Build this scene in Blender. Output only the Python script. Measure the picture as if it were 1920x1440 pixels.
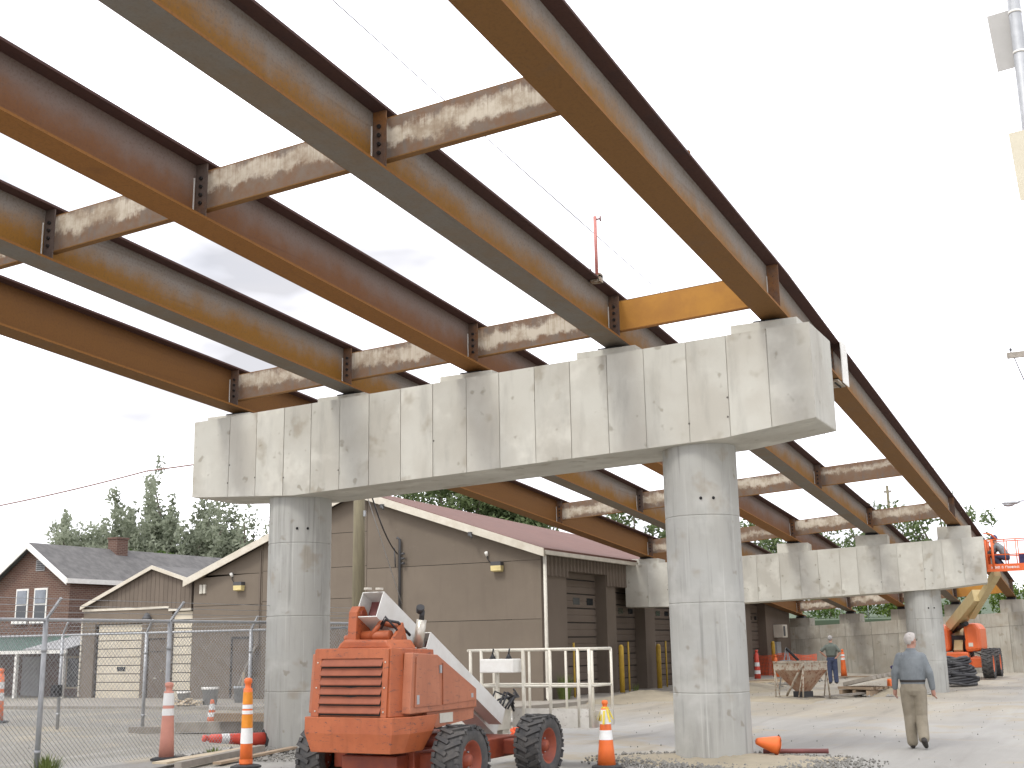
import bpy, bmesh, math, random
import numpy as np
from mathutils import Vector, Matrix
random.seed(11); rng = np.random.default_rng(5)
R = math.radians
for o in list(bpy.data.objects): bpy.data.objects.remove(o)
sc = bpy.context.scene
COL = sc.collection
# ------------------------------------------------------------------ camera
# world frame: x = across the bridge (right +), y = along the bridge (away +), z = up
TH, PITCH, ROLL, FPX = 0.4784, 0.2156, -0.0177, 2224.2
CAM = Vector((3.83, -16.79, 1.678))
def _cam():
    cp, sp, cr, sr = math.cos(PITCH), math.sin(PITCH), math.cos(ROLL), math.sin(ROLL)
    fw = Vector((0, cp, sp)); r0 = Vector((1, 0, 0)); u0 = Vector((0, -sp, cp))
    r = cr*r0+sr*u0; u = -sr*r0+cr*u0
    ct, st = math.cos(TH), math.sin(TH)
    conv = lambda w: Vector((w.x*ct-w.y*st, w.x*st+w.y*ct, w.z))
    fw, r, u = conv(fw), conv(r), conv(u)
    m = Matrix((r, u, -fw)).transposed().to_4x4(); m.translation = CAM
    return m
cd = bpy.data.cameras.new('camera'); cam = bpy.data.objects.new('camera', cd); COL.objects.link(cam)
cam.matrix_world = _cam(); cd.sensor_width = 36; cd.lens = FPX/1920*36; cd.clip_start = .1; cd.clip_end = 3000
sc.camera = cam
# ------------------------------------------------------------------ world, sun, exposure
SUN_AZ, SUN_EL = R(197), R(54)     # direction to the sun: compass from +y clockwise
w = bpy.data.worlds.new('World'); sc.world = w; w.use_nodes = True
nt = w.node_tree; nt.nodes.clear()
def _n(t, **k):
    n = nt.nodes.new(t)
    for a, b in k.items(): setattr(n, a, b)
    return n
out = _n('ShaderNodeOutputWorld'); bg = _n('ShaderNodeBackground'); bg.inputs[1].default_value = 0.12
sky = _n('ShaderNodeTexSky', sky_type='NISHITA', sun_disc=False, sun_elevation=SUN_EL, sun_rotation=SUN_AZ, dust_density=3)
tc = _n('ShaderNodeTexCoord'); mp = _n('ShaderNodeMapping'); mp.inputs['Scale'].default_value = (1, 1, 2.6); mp.inputs['Location'].default_value = (.35, .1, .2)
n1 = _n('ShaderNodeTexNoise'); n1.inputs['Scale'].default_value = 3.2; n1.inputs['Detail'].default_value = 7; n1.inputs['Roughness'].default_value = .55
n2 = _n('ShaderNodeTexNoise'); n2.inputs['Scale'].default_value = 2.1; n2.inputs['Detail'].default_value = 5
r1 = _n('ShaderNodeMapRange'); r1.inputs[1].default_value = .30; r1.inputs[2].default_value = .46; r1.inputs[3].default_value = .84
r2 = _n('ShaderNodeMapRange'); r2.inputs[1].default_value = .40; r2.inputs[2].default_value = .70; r2.inputs[3].default_value = 4.9; r2.inputs[4].default_value = 23
mx = _n('ShaderNodeMix', data_type='RGBA'); cb = _n('ShaderNodeCombineColor'); mul = _n('ShaderNodeMath', operation='MULTIPLY'); mul.inputs[1].default_value = 1.06
L = nt.links.new
L(tc.outputs['Generated'], mp.inputs[0]); L(mp.outputs[0], n1.inputs[0]); L(mp.outputs[0], n2.inputs[0])
L(n1.outputs[0], r1.inputs[0]); L(n2.outputs[0], r2.inputs[0])
L(r2.outputs[0], cb.inputs[0]); L(r2.outputs[0], cb.inputs[1]); L(r2.outputs[0], mul.inputs[0]); L(mul.outputs[0], cb.inputs[2])
L(r1.outputs[0], mx.inputs['Factor']); L(sky.outputs[0], mx.inputs[6]); L(cb.outputs[0], mx.inputs[7])
L(mx.outputs[2], bg.inputs[0]); L(bg.outputs[0], out.inputs[0])
sd = bpy.data.lights.new('sun', 'SUN'); sd.energy = 1.5; sd.angle = R(14); sd.color = (1, .97, .90)
so = bpy.data.objects.new('sun', sd); COL.objects.link(so)
tos = Vector((math.sin(SUN_AZ)*math.cos(SUN_EL), math.cos(SUN_AZ)*math.cos(SUN_EL), math.sin(SUN_EL)))
so.rotation_euler = tos.to_track_quat('Z', 'Y').to_euler()
sc.view_settings.view_transform = 'Standard'; sc.view_settings.look = 'None'; sc.view_settings.exposure = 0.42; sc.view_settings.gamma = 1
# ------------------------------------------------------------------ helpers
class MB:
    def __init__(s): s.v = []; s.f = []; s.sm = []; s.uv = []; s.hasuv = False
    def add(s, vs, fs, smooth=False, uvs=None):
        b = len(s.v); s.v += [tuple(x) for x in vs]
        for i, f in enumerate(fs):
            s.f.append([b+k for k in f]); s.sm.append(smooth if isinstance(smooth, bool) else smooth[i])
            if uvs: s.uv.append(uvs[i]); s.hasuv = True
            else: s.uv.append([(0, 0)]*len(f))
        return s
    BF = [(0, 3, 2, 1), (4, 5, 6, 7), (0, 1, 5, 4), (1, 2, 6, 5), (2, 3, 7, 6), (3, 0, 4, 7)]
    def box(s, x0, x1, y0, y1, z0, z1):
        return s.add([(x0, y0, z0), (x1, y0, z0), (x1, y1, z0), (x0, y1, z0), (x0, y0, z1), (x1, y0, z1), (x1, y1, z1), (x0, y1, z1)], MB.BF)
    def obox(s, c, size, m):
        hx, hy, hz = [k/2 for k in size]; c = Vector(c)
        P = [(-hx, -hy, -hz), (hx, -hy, -hz), (hx, hy, -hz), (-hx, hy, -hz), (-hx, -hy, hz), (hx, -hy, hz), (hx, hy, hz), (-hx, hy, hz)]
        return s.add([c+m @ Vector(p) for p in P], MB.BF)
    def beam(s, a, b, wd, h, up=(0, 0, 1), wd2=None, h2=None):
        a, b = Vector(a), Vector(b); d = (b-a).normalized(); u = Vector(up)
        sd_ = d.cross(u)
        if sd_.length < 1e-4: sd_ = d.cross(Vector((1, 0, 0)))
        sd_.normalize(); u = sd_.cross(d)
        wd2 = wd2 or wd; h2 = h2 or h
        vs = [a-sd_*wd/2-u*h/2, a+sd_*wd/2-u*h/2, a+sd_*wd/2+u*h/2, a-sd_*wd/2+u*h/2, b-sd_*wd2/2-u*h2/2, b+sd_*wd2/2-u*h2/2, b+sd_*wd2/2+u*h2/2, b-sd_*wd2/2+u*h2/2]
        return s.add(vs, MB.BF)
    def tube(s, pts, r, n=8, caps=True, smooth=True):
        pts = [Vector(p) for p in pts]; rs = r if isinstance(r, (list, tuple)) else [r]*len(pts)
        vs = []; fs = []; sm = []; ref = None
        for i, p in enumerate(pts):
            d = (pts[min(i+1, len(pts)-1)]-pts[max(i-1, 0)]).normalized()
            if ref is None: ref = d.orthogonal().normalized()
            ref = (ref-d*ref.dot(d)); ref = ref.normalized() if ref.length > 1e-5 else d.orthogonal().normalized()
            q = d.cross(ref)
            for k in range(n):
                a = 2*math.pi*k/n; vs.append(p+(ref*math.cos(a)+q*math.sin(a))*rs[i])
        for i in range(len(pts)-1):
            for k in range(n):
                k2 = (k+1) % n; fs.append((i*n+k, i*n+k2, (i+1)*n+k2, (i+1)*n+k)); sm.append(smooth)
        if caps:
            fs.append(tuple(range(n-1, -1, -1))); sm.append(False); fs.append(tuple((len(pts)-1)*n+k for k in range(n))); sm.append(False)
        return s.add(vs, fs, sm)
    def cyl(s, a, b, r0, r1=None, n=14, caps=True): return s.tube([a, b], [r0, r0 if r1 is None else r1], n, caps)
    def lathe(s, prof, n=24, c=(0, 0, 0), axis='z', smooth=True, caps=True):
        vs = []; fs = []; sm = []
        def P(r, h, a):
            x, y = r*math.cos(a), r*math.sin(a)
            q = (x, y, h) if axis == 'z' else ((h, x, y) if axis == 'x' else (y, h, x))
            return (q[0]+c[0], q[1]+c[1], q[2]+c[2])
        for (r, h) in prof:
            for k in range(n): vs.append(P(r, h, 2*math.pi*k/n))
        for i in range(len(prof)-1):
            for k in range(n):
                k2 = (k+1) % n; fs.append((i*n+k, i*n+k2, (i+1)*n+k2, (i+1)*n+k)); sm.append(smooth)
        if caps:
            fs.append(tuple(range(n-1, -1, -1))); sm.append(False); fs.append(tuple((len(prof)-1)*n+k for k in range(n))); sm.append(False)
        return s.add(vs, fs, sm)
    def prism(s, poly, axis, a0, a1):
        def P(p, a): return (a, p[0], p[1]) if axis == 'x' else ((p[0], a, p[1]) if axis == 'y' else (p[0], p[1], a))
        n = len(poly); vs = [P(p, a0) for p in poly]+[P(p, a1) for p in poly]
        fs = [tuple(range(n-1, -1, -1)), tuple(range(n, 2*n))]+[(i, (i+1) % n, n+(i+1) % n, n+i) for i in range(n)]
        return s.add(vs, fs)
    def ellipsoid(s, c, r, n=16, m=10):
        c = Vector(c); prof = [(math.sin(math.pi*i/m), -math.cos(math.pi*i/m)) for i in range(m+1)]
        vs = []; fs = []
        for (q, h) in prof:
            q = max(q, .02)
            for k in range(n): a = 2*math.pi*k/n; vs.append((c.x+r[0]*q*math.cos(a), c.y+r[1]*q*math.sin(a), c.z+r[2]*h))
        for i in range(m):
            for k in range(n): k2 = (k+1) % n; fs.append((i*n+k, i*n+k2, (i+1)*n+k2, (i+1)*n+k))
        fs.append(tuple(range(n-1, -1, -1))); fs.append(tuple(m*n+k for k in range(n)))
        return s.add(vs, fs, True)
    def rings(s, rg, n=16):   # horizontal elliptical rings (cx,cy,z,rx,ry)
        vs = []; fs = []
        for (cx, cy, z, rx, ry) in rg:
            for k in range(n): a = 2*math.pi*k/n; vs.append((cx+rx*math.cos(a), cy+ry*math.sin(a), z))
        for i in range(len(rg)-1):
            for k in range(n): k2 = (k+1) % n; fs.append((i*n+k, i*n+k2, (i+1)*n+k2, (i+1)*n+k))
        fs.append(tuple(range(n-1, -1, -1))); fs.append(tuple((len(rg)-1)*n+k for k in range(n)))
        return s.add(vs, fs, True)
    def sweep(s, path, w0, w1, z0, z1, u0=0):   # rectangular section swept along a polyline; uv = (length, height)
        path = [Vector(p) for p in path]; vs = []; ls = []; l = u0
        for i, p in enumerate(path):
            d = path[min(i+1, len(path)-1)]-path[max(i-1, 0)]; d.z = 0; d.normalize(); rt = Vector((d.y, -d.x, 0))
            if i: l += (p-path[i-1]).length
            ls.append(l)
            for (a, b) in ((w0, z0), (w1, z0), (w1, z1), (w0, z1)): vs.append(p+rt*a+Vector((0, 0, b)))
        fs = []; uv = []
        for i in range(len(path)-1):
            for k in range(4):
                k2 = (k+1) % 4; hs = [0, 0, 1, 1]; fs.append((i*4+k, i*4+k2, (i+1)*4+k2, (i+1)*4+k))
                uv.append([(ls[i], hs[k]), (ls[i], hs[k2]), (ls[i+1], hs[k2]), (ls[i+1], hs[k])])
        n = len(path)-1
        fs += [(0, 3, 2, 1), (n*4, n*4+1, n*4+2, n*4+3)]; uv += [[(0, .5)]*4, [(0, .5)]*4]
        return s.add(vs, fs, False, uv)
    def mesh(s, name):
        m = bpy.data.meshes.new(name); m.from_pydata(s.v, [], s.f); m.polygons.foreach_set('use_smooth', s.sm)
        if s.hasuv:
            ul = m.uv_layers.new(name='UVMap'); flat = [c for f in s.uv for p in f for c in p]; ul.data.foreach_set('uv', flat)
        bm = bmesh.new(); bm.from_mesh(m); bmesh.ops.recalc_face_normals(bm, faces=bm.faces); bm.to_mesh(m); bm.free()
        return m
    def build(s, name, mat, parent=None, bevel=0, loc=None, rot=None):
        m = s.mesh(name); m.materials.append(MAT[mat] if isinstance(mat, str) else mat)
        o = bpy.data.objects.new(name, m); COL.objects.link(o)
        if parent: o.parent = parent
        if loc is not None: o.location = loc
        if rot is not None: o.rotation_euler = rot
        if bevel:
            b = o.modifiers.new('bevel', 'BEVEL'); b.width = bevel; b.segments = 2; b.limit_method = 'ANGLE'; b.angle_limit = R(40)
        return o
def empty(name, loc=(0, 0, 0), rz=0):
    o = bpy.data.objects.new(name, None); o.empty_display_size = .2; COL.objects.link(o); o.location = loc; o.rotation_euler = (0, 0, rz); return o
def T(o, label, cat, group=None):
    o['label'] = label; o['category'] = cat
    if group: o['group'] = group
    return o
def thing(name, label, cat, loc=(0, 0, 0), rz=0, group=None): return T(empty(name, loc, rz), label, cat, group)
def inst(o, parent, loc=None, rot=None, scale=None):
    c = o.copy(); COL.objects.link(c); c.parent = parent
    if loc is not None: c.location = loc
    if rot is not None: c.rotation_euler = rot
    if scale is not None: c.scale = scale
    return c
def copy_tree(o, parent=None):
    c = o.copy(); COL.objects.link(c); c.parent = parent
    for ch in list(o.children): copy_tree(ch, c)
    return c
# ------------------------------------------------------------------ materials
MAT = {}
class NT:
    def __init__(s, name, rough=.8, metal=0, spec=.5):
        s.m = bpy.data.materials.new(name); s.m.use_nodes = True; s.t = s.m.node_tree
        s.b = s.t.nodes['Principled BSDF']; s.b.inputs['Roughness'].default_value = rough; s.b.inputs['Metallic'].default_value = metal
        s.b.inputs['Specular IOR Level'].default_value = spec; MAT[name] = s.m
        s.tc = s.t.nodes.new('ShaderNodeTexCoord'); s.oi = s.t.nodes.new('ShaderNodeObjectInfo')
    def link(s, a, b): s.t.links.new(a, b)
    def val(s, x, sock):
        if hasattr(x, 'is_output'): s.link(x, sock)
        else: sock.default_value = x if not isinstance(x, tuple) or len(x) == 4 or sock.type != 'RGBA' else (*x, 1)
    def obj(s, scale=(1, 1, 1), rnd=True, uv=False):
        mp = s.t.nodes.new('ShaderNodeMapping'); mp.inputs['Scale'].default_value = scale
        s.link(s.tc.outputs['UV' if uv else 'Object'], mp.inputs[0])
        if rnd:
            mu = s.t.nodes.new('ShaderNodeMath'); mu.operation = 'MULTIPLY'; mu.inputs[1].default_value = 57.3
            s.link(s.oi.outputs['Random'], mu.inputs[0]); s.link(mu.outputs[0], mp.inputs['Location'])
        return mp.outputs[0]
    def noise(s, vec, scale=5, detail=5, rough=.6, dist=0):
        n = s.t.nodes.new('ShaderNodeTexNoise'); n.inputs['Scale'].default_value = scale; n.inputs['Detail'].default_value = detail; n.inputs['Roughness'].default_value = rough; n.inputs['Distortion'].default_value = dist
        s.link(vec, n.inputs[0]); return n.outputs[0]
    def ramp(s, v, a, b, lo=0, hi=1):
        r = s.t.nodes.new('ShaderNodeMapRange'); r.inputs[1].default_value = a; r.inputs[2].default_value = b; r.inputs[3].default_value = lo; r.inputs[4].default_value = hi
        r.interpolation_type = 'SMOOTHSTEP' if a < b and lo < hi else 'LINEAR'
        s.link(v, r.inputs[0]); return r.outputs[0]
    def math(s, op, a, b):
        m = s.t.nodes.new('ShaderNodeMath'); m.operation = op; s.val(a, m.inputs[0]); s.val(b, m.inputs[1]); return m.outputs[0]
    def mix(s, f, a, b, mode='MIX'):
        m = s.t.nodes.new('ShaderNodeMix'); m.data_type = 'RGBA'; m.blend_type = mode
        s.val(f, m.inputs[0]); s.val(a, m.inputs[6]); s.val(b, m.inputs[7]); return m.outputs[2]
    def sep(s, vec):
        n = s.t.nodes.new('ShaderNodeSeparateXYZ'); s.link(vec, n.inputs[0]); return n.outputs
    def color(s, c): s.val(c, s.b.inputs['Base Color'])
    def bump(s, h, strength=.3, dist=.01):
        b = s.t.nodes.new('ShaderNodeBump'); b.inputs['Strength'].default_value = strength; b.inputs['Distance'].default_value = dist
        s.link(h, b.inputs['Height']); s.link(b.outputs[0], s.b.inputs['Normal'])
    def rndval(s, c, amt=.12):
        r = s.ramp(s.oi.outputs['Random'], 0, 1, 1-amt, 1+amt)
        m = s.t.nodes.new('ShaderNodeVectorMath'); m.operation = 'SCALE'; s.val(c, m.inputs[0]); s.link(r, m.inputs['Scale']); return m.outputs[0]
def c4(c): return (c[0], c[1], c[2], 1)
def simple(name, col, rough=.75, col2=None, scale=4, var=.22, metal=0, bump=0, bscale=60, rnd=0, dirt=None, spec=.5, stretch=(1, 1, 1), chips=None):
    n = NT(name, rough, metal, spec); v = n.obj(stretch)
    col2 = col2 or tuple(k*(1-var) for k in col)
    c = n.mix(n.ramp(n.noise(v, scale, 6, .65), .3, .7), c4(col), c4(col2))
    if dirt: c = n.mix(n.ramp(n.noise(v, scale*2.7, 8, .7), dirt[1], dirt[1]+.12), c, c4(dirt[0]))
    if chips:
        c = n.mix(n.ramp(n.noise(n.obj((1, 1, 3.2)), 7, 7, .8), .565, .61, 0, .85), c, c4(chips))
        c = n.mix(n.ramp(n.noise(n.obj((5, 5, .6)), 2.2, 6, .6), .5, .75, 0, .55), c, c4(tuple(k*.62 for k in col)))
    if rnd: c = n.rndval(c, rnd)
    n.color(c)
    if bump: n.bump(n.noise(v, bscale, 6, .7), bump, .006)
    return n
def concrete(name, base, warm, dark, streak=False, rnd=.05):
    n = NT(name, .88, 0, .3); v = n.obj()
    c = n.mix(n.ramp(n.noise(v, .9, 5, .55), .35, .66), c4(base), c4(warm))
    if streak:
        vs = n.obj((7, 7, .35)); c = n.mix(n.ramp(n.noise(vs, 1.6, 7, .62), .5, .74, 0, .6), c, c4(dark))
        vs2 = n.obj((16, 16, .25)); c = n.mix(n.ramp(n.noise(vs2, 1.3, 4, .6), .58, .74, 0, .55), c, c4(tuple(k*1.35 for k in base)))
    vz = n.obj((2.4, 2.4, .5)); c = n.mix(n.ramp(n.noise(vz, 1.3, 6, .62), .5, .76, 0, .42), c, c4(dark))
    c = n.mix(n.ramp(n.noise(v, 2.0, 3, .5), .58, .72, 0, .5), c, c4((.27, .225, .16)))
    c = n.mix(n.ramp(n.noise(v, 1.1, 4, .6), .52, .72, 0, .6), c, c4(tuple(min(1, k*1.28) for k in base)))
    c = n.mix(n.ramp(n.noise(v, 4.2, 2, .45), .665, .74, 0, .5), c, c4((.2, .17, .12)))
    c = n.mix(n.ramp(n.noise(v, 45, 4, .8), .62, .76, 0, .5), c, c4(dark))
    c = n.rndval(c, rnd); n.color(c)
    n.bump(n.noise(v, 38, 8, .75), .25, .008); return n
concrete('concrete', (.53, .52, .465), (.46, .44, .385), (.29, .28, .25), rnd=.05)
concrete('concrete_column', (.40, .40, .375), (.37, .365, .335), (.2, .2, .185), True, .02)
concrete('concrete_wall', (.37, .35, .3), (.3, .275, .225), (.19, .18, .15), True, .14)
simple('concrete_gap', (.16, .15, .13), .95); simple('cable_pink', (.30, .20, .18), .7)
simple('hole', (.02, .02, .02), .95)
# rusted girders
def steel(name, grey, rust, rustdark, amt=.5, uv=True):
    n = NT(name, .8, 0, .25); v = n.obj(); big = n.noise(n.obj((.5, .5, .5)), 1.3, 5, .6); fine = n.noise(v, 30, 6, .75); mid = n.noise(v, 4, 6, .65)
    if uv:
        h = n.sep(n.tc.outputs['UV'])[1]
        f = n.math('ADD', h, n.math('MULTIPLY', n.math('SUBTRACT', mid, .5), .55)); f = n.math('ADD', f, n.math('MULTIPLY', n.math('SUBTRACT', big, .5), .7))
        f = n.math('ADD', f, n.math('MULTIPLY', n.math('SUBTRACT', fine, .5), .6))
        f = n.ramp(f, .12+amt*.3, .80+amt*.3)
    else:
        f = n.ramp(n.math('ADD', n.math('MULTIPLY', mid, .4), n.math('MULTIPLY', big, .6)), .3+amt*.4, .52+amt*.4)
    c = n.mix(f, c4(rust), c4(grey)); c = n.mix(n.ramp(fine, .45, .72, 0, .6), c, c4(rustdark))
    # long faint runs along the steel
    c = n.mix(n.ramp(n.noise(n.obj((9, .25, 9)), 1.2, 4, .6), .55, .78, 0, .35), c, c4(rustdark))
    n.color(c); n.bump(n.noise(v, 90, 5, .7), .12, .003); return n
GREY = (.25, .225, .20); RUST = (.25, .118, .02); RD = (.12, .066, .026)
steel('steel_web', GREY, RUST, RD, .35)
steel('steel_web_red', (.20, .155, .135), (.18, .082, .036), (.10, .052, .03), .25)
steel('steel_web_brown', (.165, .078, .028), (.185, .085, .024), (.11, .05, .02), .8)
steel('steel_brown', (.16, .092, .045), (.19, .095, .03), (.11, .058, .024), .5, False)
steel('steel_greyflange', (.18, .165, .145), (.18, .14, .10), (.13, .11, .085), .2, False)
steel('steel_orange', (.195, .085, .025), (.25, .11, .027), (.135, .06, .02), .6, False)
steel('steel_dark', (.06, .04, .04), (.085, .045, .038), (.045, .028, .028), .5, False)
steel('steel_stiff', (.125, .095, .08), (.25, .11, .035), (.08, .05, .04), .12, False)
# cross beams with a pale weathered patch
def cross(name, pale, edge, lo=.34, hi=.7):
    n = NT(name, .78, 0, .25); v = n.obj(); u, h, _ = n.sep(n.tc.outputs['UV'])
    wob = n.noise(n.obj((1.0, 1.0, 1.0)), 2.6, 7, .68); drip = n.noise(n.obj((34, 34, 1.2)), 1.2, 3, .5)
    hh = n.math('ADD', n.math('ADD', h, n.ramp(n.oi.outputs['Random'], 0, 1, -.17, .13)), n.math('MULTIPLY', n.math('SUBTRACT', wob, .5), 1.25)); hh = n.math('ADD', hh, n.math('MULTIPLY', n.math('SUBTRACT', drip, .5), .22))
    m = n.math('MULTIPLY', n.ramp(hh, lo-.10, lo+.12), n.ramp(hh, hi+.12, hi-.08, 0, 1))
    base = n.mix(n.ramp(n.noise(v, 5, 6, .7), .35, .65), c4(edge), c4((.17, .10, .06)))
    base = n.mix(n.ramp(n.noise(n.obj((5, 5, 1)), 2, 5, .6), .5, .75, 0, .7), base, c4((.13, .115, .105)))
    pc = n.mix(n.ramp(drip, .45, .7, 0, .55), c4(pale), c4((.36, .30, .22)))
    pc = n.mix(n.ramp(n.noise(v, 2.2, 6, .7), .42, .66, 0, .8), pc, c4((.235, .17, .11)))
    m = n.math('MULTIPLY', m, n.ramp(n.math('FRACT', n.math('MULTIPLY', n.oi.outputs['Random'], 7.3), 0), 0, 1, .78, 1))
    n.color(n.mix(m, base, pc)); n.bump(n.noise(v, 60, 5, .7), .1, .003)
cross('cross_pale', (.53, .475, .385), (.17, .13, .1), .27, .76)
cross('cross_worn', (.42, .37, .30), (.17, .12, .085), .42, .62)
simple('cross_orange', (.41, .19, .024), .75, (.33, .145, .022), 2.2, dirt=((.27, .12, .04), .66), bump=.1)
simple('bolt', (.03, .027, .026), .5, metal=.4)
simple('slit_light', (.75, .73, .68), .6)  # near-white tone imitating sky brightness in the stiffener notches
simple('white_plate', (.80, .79, .74), .5, (.74, .72, .66))
simple('pinkred', (.50, .20, .17), .6, (.42, .15, .13), 9)
# ground
g = NT('ground', .95, 0, .2); v = g.obj(rnd=False)
big = g.noise(v, .11, 6, .6); mid = g.noise(v, .55, 7, .65, .5); fine = g.noise(v, 9, 8, .75); grain = g.noise(v, 70, 4, .8)
c = g.mix(g.ramp(big, .38, .62), c4((.29, .28, .258)), c4((.35, .34, .315)))
xyz = g.sep(v)
lot = g.math('MULTIPLY', g.ramp(g.math('ADD', xyz[0], g.math('MULTIPLY', mid, 1.6)), -9.6, -10.6, 0, 1), g.ramp(xyz[1], 13.5, 12.5, 0, 1))
c = g.mix(g.math('MULTIPLY', lot, .75), c, c4((.20, .185, .155)))
sand = g.ramp(g.math('ADD', mid, g.math('MULTIPLY', big, .5)), .74, .9)
c = g.mix(g.math('MULTIPLY', sand, .75), c, c4((.33, .285, .21)))
# band of yellow sand and dust in front of the doors and under the second pier
sb = g.math('MULTIPLY', g.ramp(xyz[1], 8, 12), g.ramp(g.math('ADD', xyz[0], g.math('MULTIPLY', mid, 3)), 2.5, -.5, 0, 1))
c = g.mix(g.math('MULTIPLY', sb, .6), c, c4((.32, .28, .21)))
trk = g.noise(g.obj((.9, .09, 1), rnd=False), 1.4, 6, .6, .4)
c = g.mix(g.ramp(trk, .52, .72, 0, .5), c, c4((.19, .175, .155)))
c = g.mix(g.ramp(trk, .46, .3, 0, .35), c, c4((.44, .43, .395)))
c = g.mix(g.ramp(fine, .58, .74, 0, .5), c, c4((.18, .165, .145)))
c = g.mix(g.ramp(grain, .6, .75, 0, .45), c, c4((.17, .16, .14)))
c = g.mix(g.ramp(g.noise(v, 1.6, 3, .5, 1), .7, .78, 0, .45), c, c4((.17, .14, .11)))
g.color(c); g.bump(g.math('ADD', g.math('MULTIPLY', fine, .7), g.math('MULTIPLY', grain, .3)), .5, .03)
simple('sand', (.33, .285, .205), .95, (.27, .235, .17), 1.5, bump=.6, bscale=14)
simple('gravel', (.34, .33, .30), .95, (.22, .21, .19), 14, rnd=.35, bump=.3)
simple('pad', (.31, .285, .24), .93, (.26, .235, .2), 1.2, bump=.2, dirt=((.25, .22, .18), .62))
simple('hillgreen', (.075, .10, .05), .95, (.05, .075, .045), .3)
simple('grass', (.17, .21, .05), .8, (.11, .15, .035), 6)
# buildings
def stucco(name, col):
    n = NT(name, .9, 0, .25); v = n.obj()
    c = n.mix(n.ramp(n.noise(v, .5, 5, .6), .3, .7), c4(col), c4(tuple(k*.86 for k in col)))
    c = n.mix(n.ramp(n.noise(n.obj((3, 3, .35)), 1.5, 6, .6), .52, .8, 0, .4), c, c4(tuple(k*.72 for k in col)))
    c = n.mix(n.ramp(n.noise(v, 3, 6, .7), .62, .76, 0, .35), c, c4(tuple(k*1.22 for k in col)))
    n.color(n.rndval(c, .035)); n.bump(n.noise(v, 110, 4, .7), .25, .004)
stucco('taupe', (.180, .148, .115)); stucco('taupe_dark', (.162, .132, .105)); stucco('taupe_door', (.155, .125, .1))
simple('gap_dark', (.035, .03, .027), .9)
simple('trim', (.62, .58, .49), .7, (.52, .47, .38), 3, dirt=((.33, .28, .21), .66))
simple('cream_door', (.62, .56, .44), .65, (.55, .49, .38), 2, rnd=.03, dirt=((.42, .37, .28), .68))
simple('roof_red', (.15, .072, .055), .88, (.122, .06, .047), 2, bump=.25, bscale=25, dirt=((.30, .17, .14), .66))
simple('gutter', (.60, .57, .49), .5, (.5, .47, .4), 3)
simple('bollard_yellow', (.58, .38, .045), .55, (.48, .30, .04), 5, dirt=((.22, .15, .06), .7))
simple('glass_dark', (.025, .03, .033), .12)
simple('glass_win', (.10, .12, .14), .12, (.2, .22, .25), 2)
simple('white_paint', (.76, .75, .71), .5, (.68, .66, .61), 5)
simple('lamp_yellow', (.72, .60, .28), .4)
simple('black', (.025, .025, .027), .6)
simple('darkgrey', (.075, .075, .078), .65)
simple('shingle', (.135, .13, .125), .92, (.085, .082, .08), 3, bump=.5, bscale=18, dirt=((.18, .17, .16), .62))
simple('porchgreen', (.06, .12, .095), .7, (.05, .09, .075), 3)
simple('porchgrey', (.36, .36, .36), .7)
bk = NT('brick', .9, 0, .25); bt = bk.t.nodes.new('ShaderNodeTexBrick'); bt.inputs['Color1'].default_value = (.15, .082, .06, 1); bt.inputs['Color2'].default_value = (.11, .06, .046, 1); bt.inputs['Mortar'].default_value = (.22, .19, .16, 1)
bt.inputs['Scale'].default_value = 1; bt.inputs['Brick Width'].default_value = .22; bt.inputs['Row Height'].default_value = .075; bt.inputs['Mortar Size'].default_value = .008
rotm = bk.t.nodes.new('ShaderNodeMapping'); 
sx = bk.sep(bk.tc.outputs['Object']); cx = bk.t.nodes.new('ShaderNodeCombineXYZ'); bk.link(bk.math('ADD', sx[0], sx[1]), cx.inputs[0]); bk.link(sx[2], cx.inputs[1]); bk.link(cx.outputs[0], bt.inputs[0])
bk.color(bk.mix(bk.ramp(bk.noise(bk.obj(), 1.2, 5, .6), .4, .75, 0, .45), bt.outputs[0], c4((.13, .07, .055))))
# machines and site things
simple('lift_orange', (.42, .115, .04), .5, (.34, .086, .03), 3, dirt=((.15, .06, .04), .63), bump=.05, bscale=20, chips=(.10, .05, .04))
simple('lift_panel', (.41, .15, .078), .5, (.35, .12, .06), 2.5, dirt=((.2, .09, .055), .66), chips=(.22, .09, .06))
simple('lift_louver', (.31, .09, .042), .65, (.25, .07, .034), 5, dirt=((.15, .06, .035), .6))
simple('lift_red', (.30, .06, .022), .55, (.2, .042, .024), 4, dirt=((.10, .04, .025), .62))
simple('lift_orange_bright', (.72, .145, .035), .42, (.65, .12, .03), 2)
simple('boom_white', (.66, .66, .63), .45, (.57, .56, .52), 3, dirt=((.32, .29, .25), .7))
simple('boom_cream', (.56, .46, .25), .5, (.5, .4, .2), 2, dirt=((.2, .16, .1), .7))
simple('basket_white', (.68, .65, .56), .5, (.58, .54, .45), 7, dirt=((.30, .20, .12), .67))
simple('kickplate', (.60, .58, .53), .6, (.5, .48, .43), 6, dirt=((.20, .16, .13), .58))
simple('tyre', (.045, .045, .047), .85, (.085, .08, .075), 7, bump=.15)
simple('chrome', (.62, .58, .50), .3, metal=.6)
simple('galv', (.42, .43, .44), .5, (.33, .34, .35), 8, metal=.35)
simple('wire_galv', (.36, .37, .38), .5, metal=.3)
simple('cone_orange', (.80, .17, .03), .5, (.72, .14, .03), 6, dirt=((.45, .12, .05), .74))
simple('cone_amber', (.85, .30, .02), .45)
simple('cone_red', (.68, .085, .05), .5, (.6, .07, .045), 6)
simple('cone_faded', (.62, .28, .21), .6, (.56, .25, .19), 6, dirt=((.4, .22, .17), .72))
simple('band_white', (.82, .82, .80), .45, (.74, .74, .72), 12)
simple('tape_yellow', (.70, .55, .05), .5)
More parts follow.
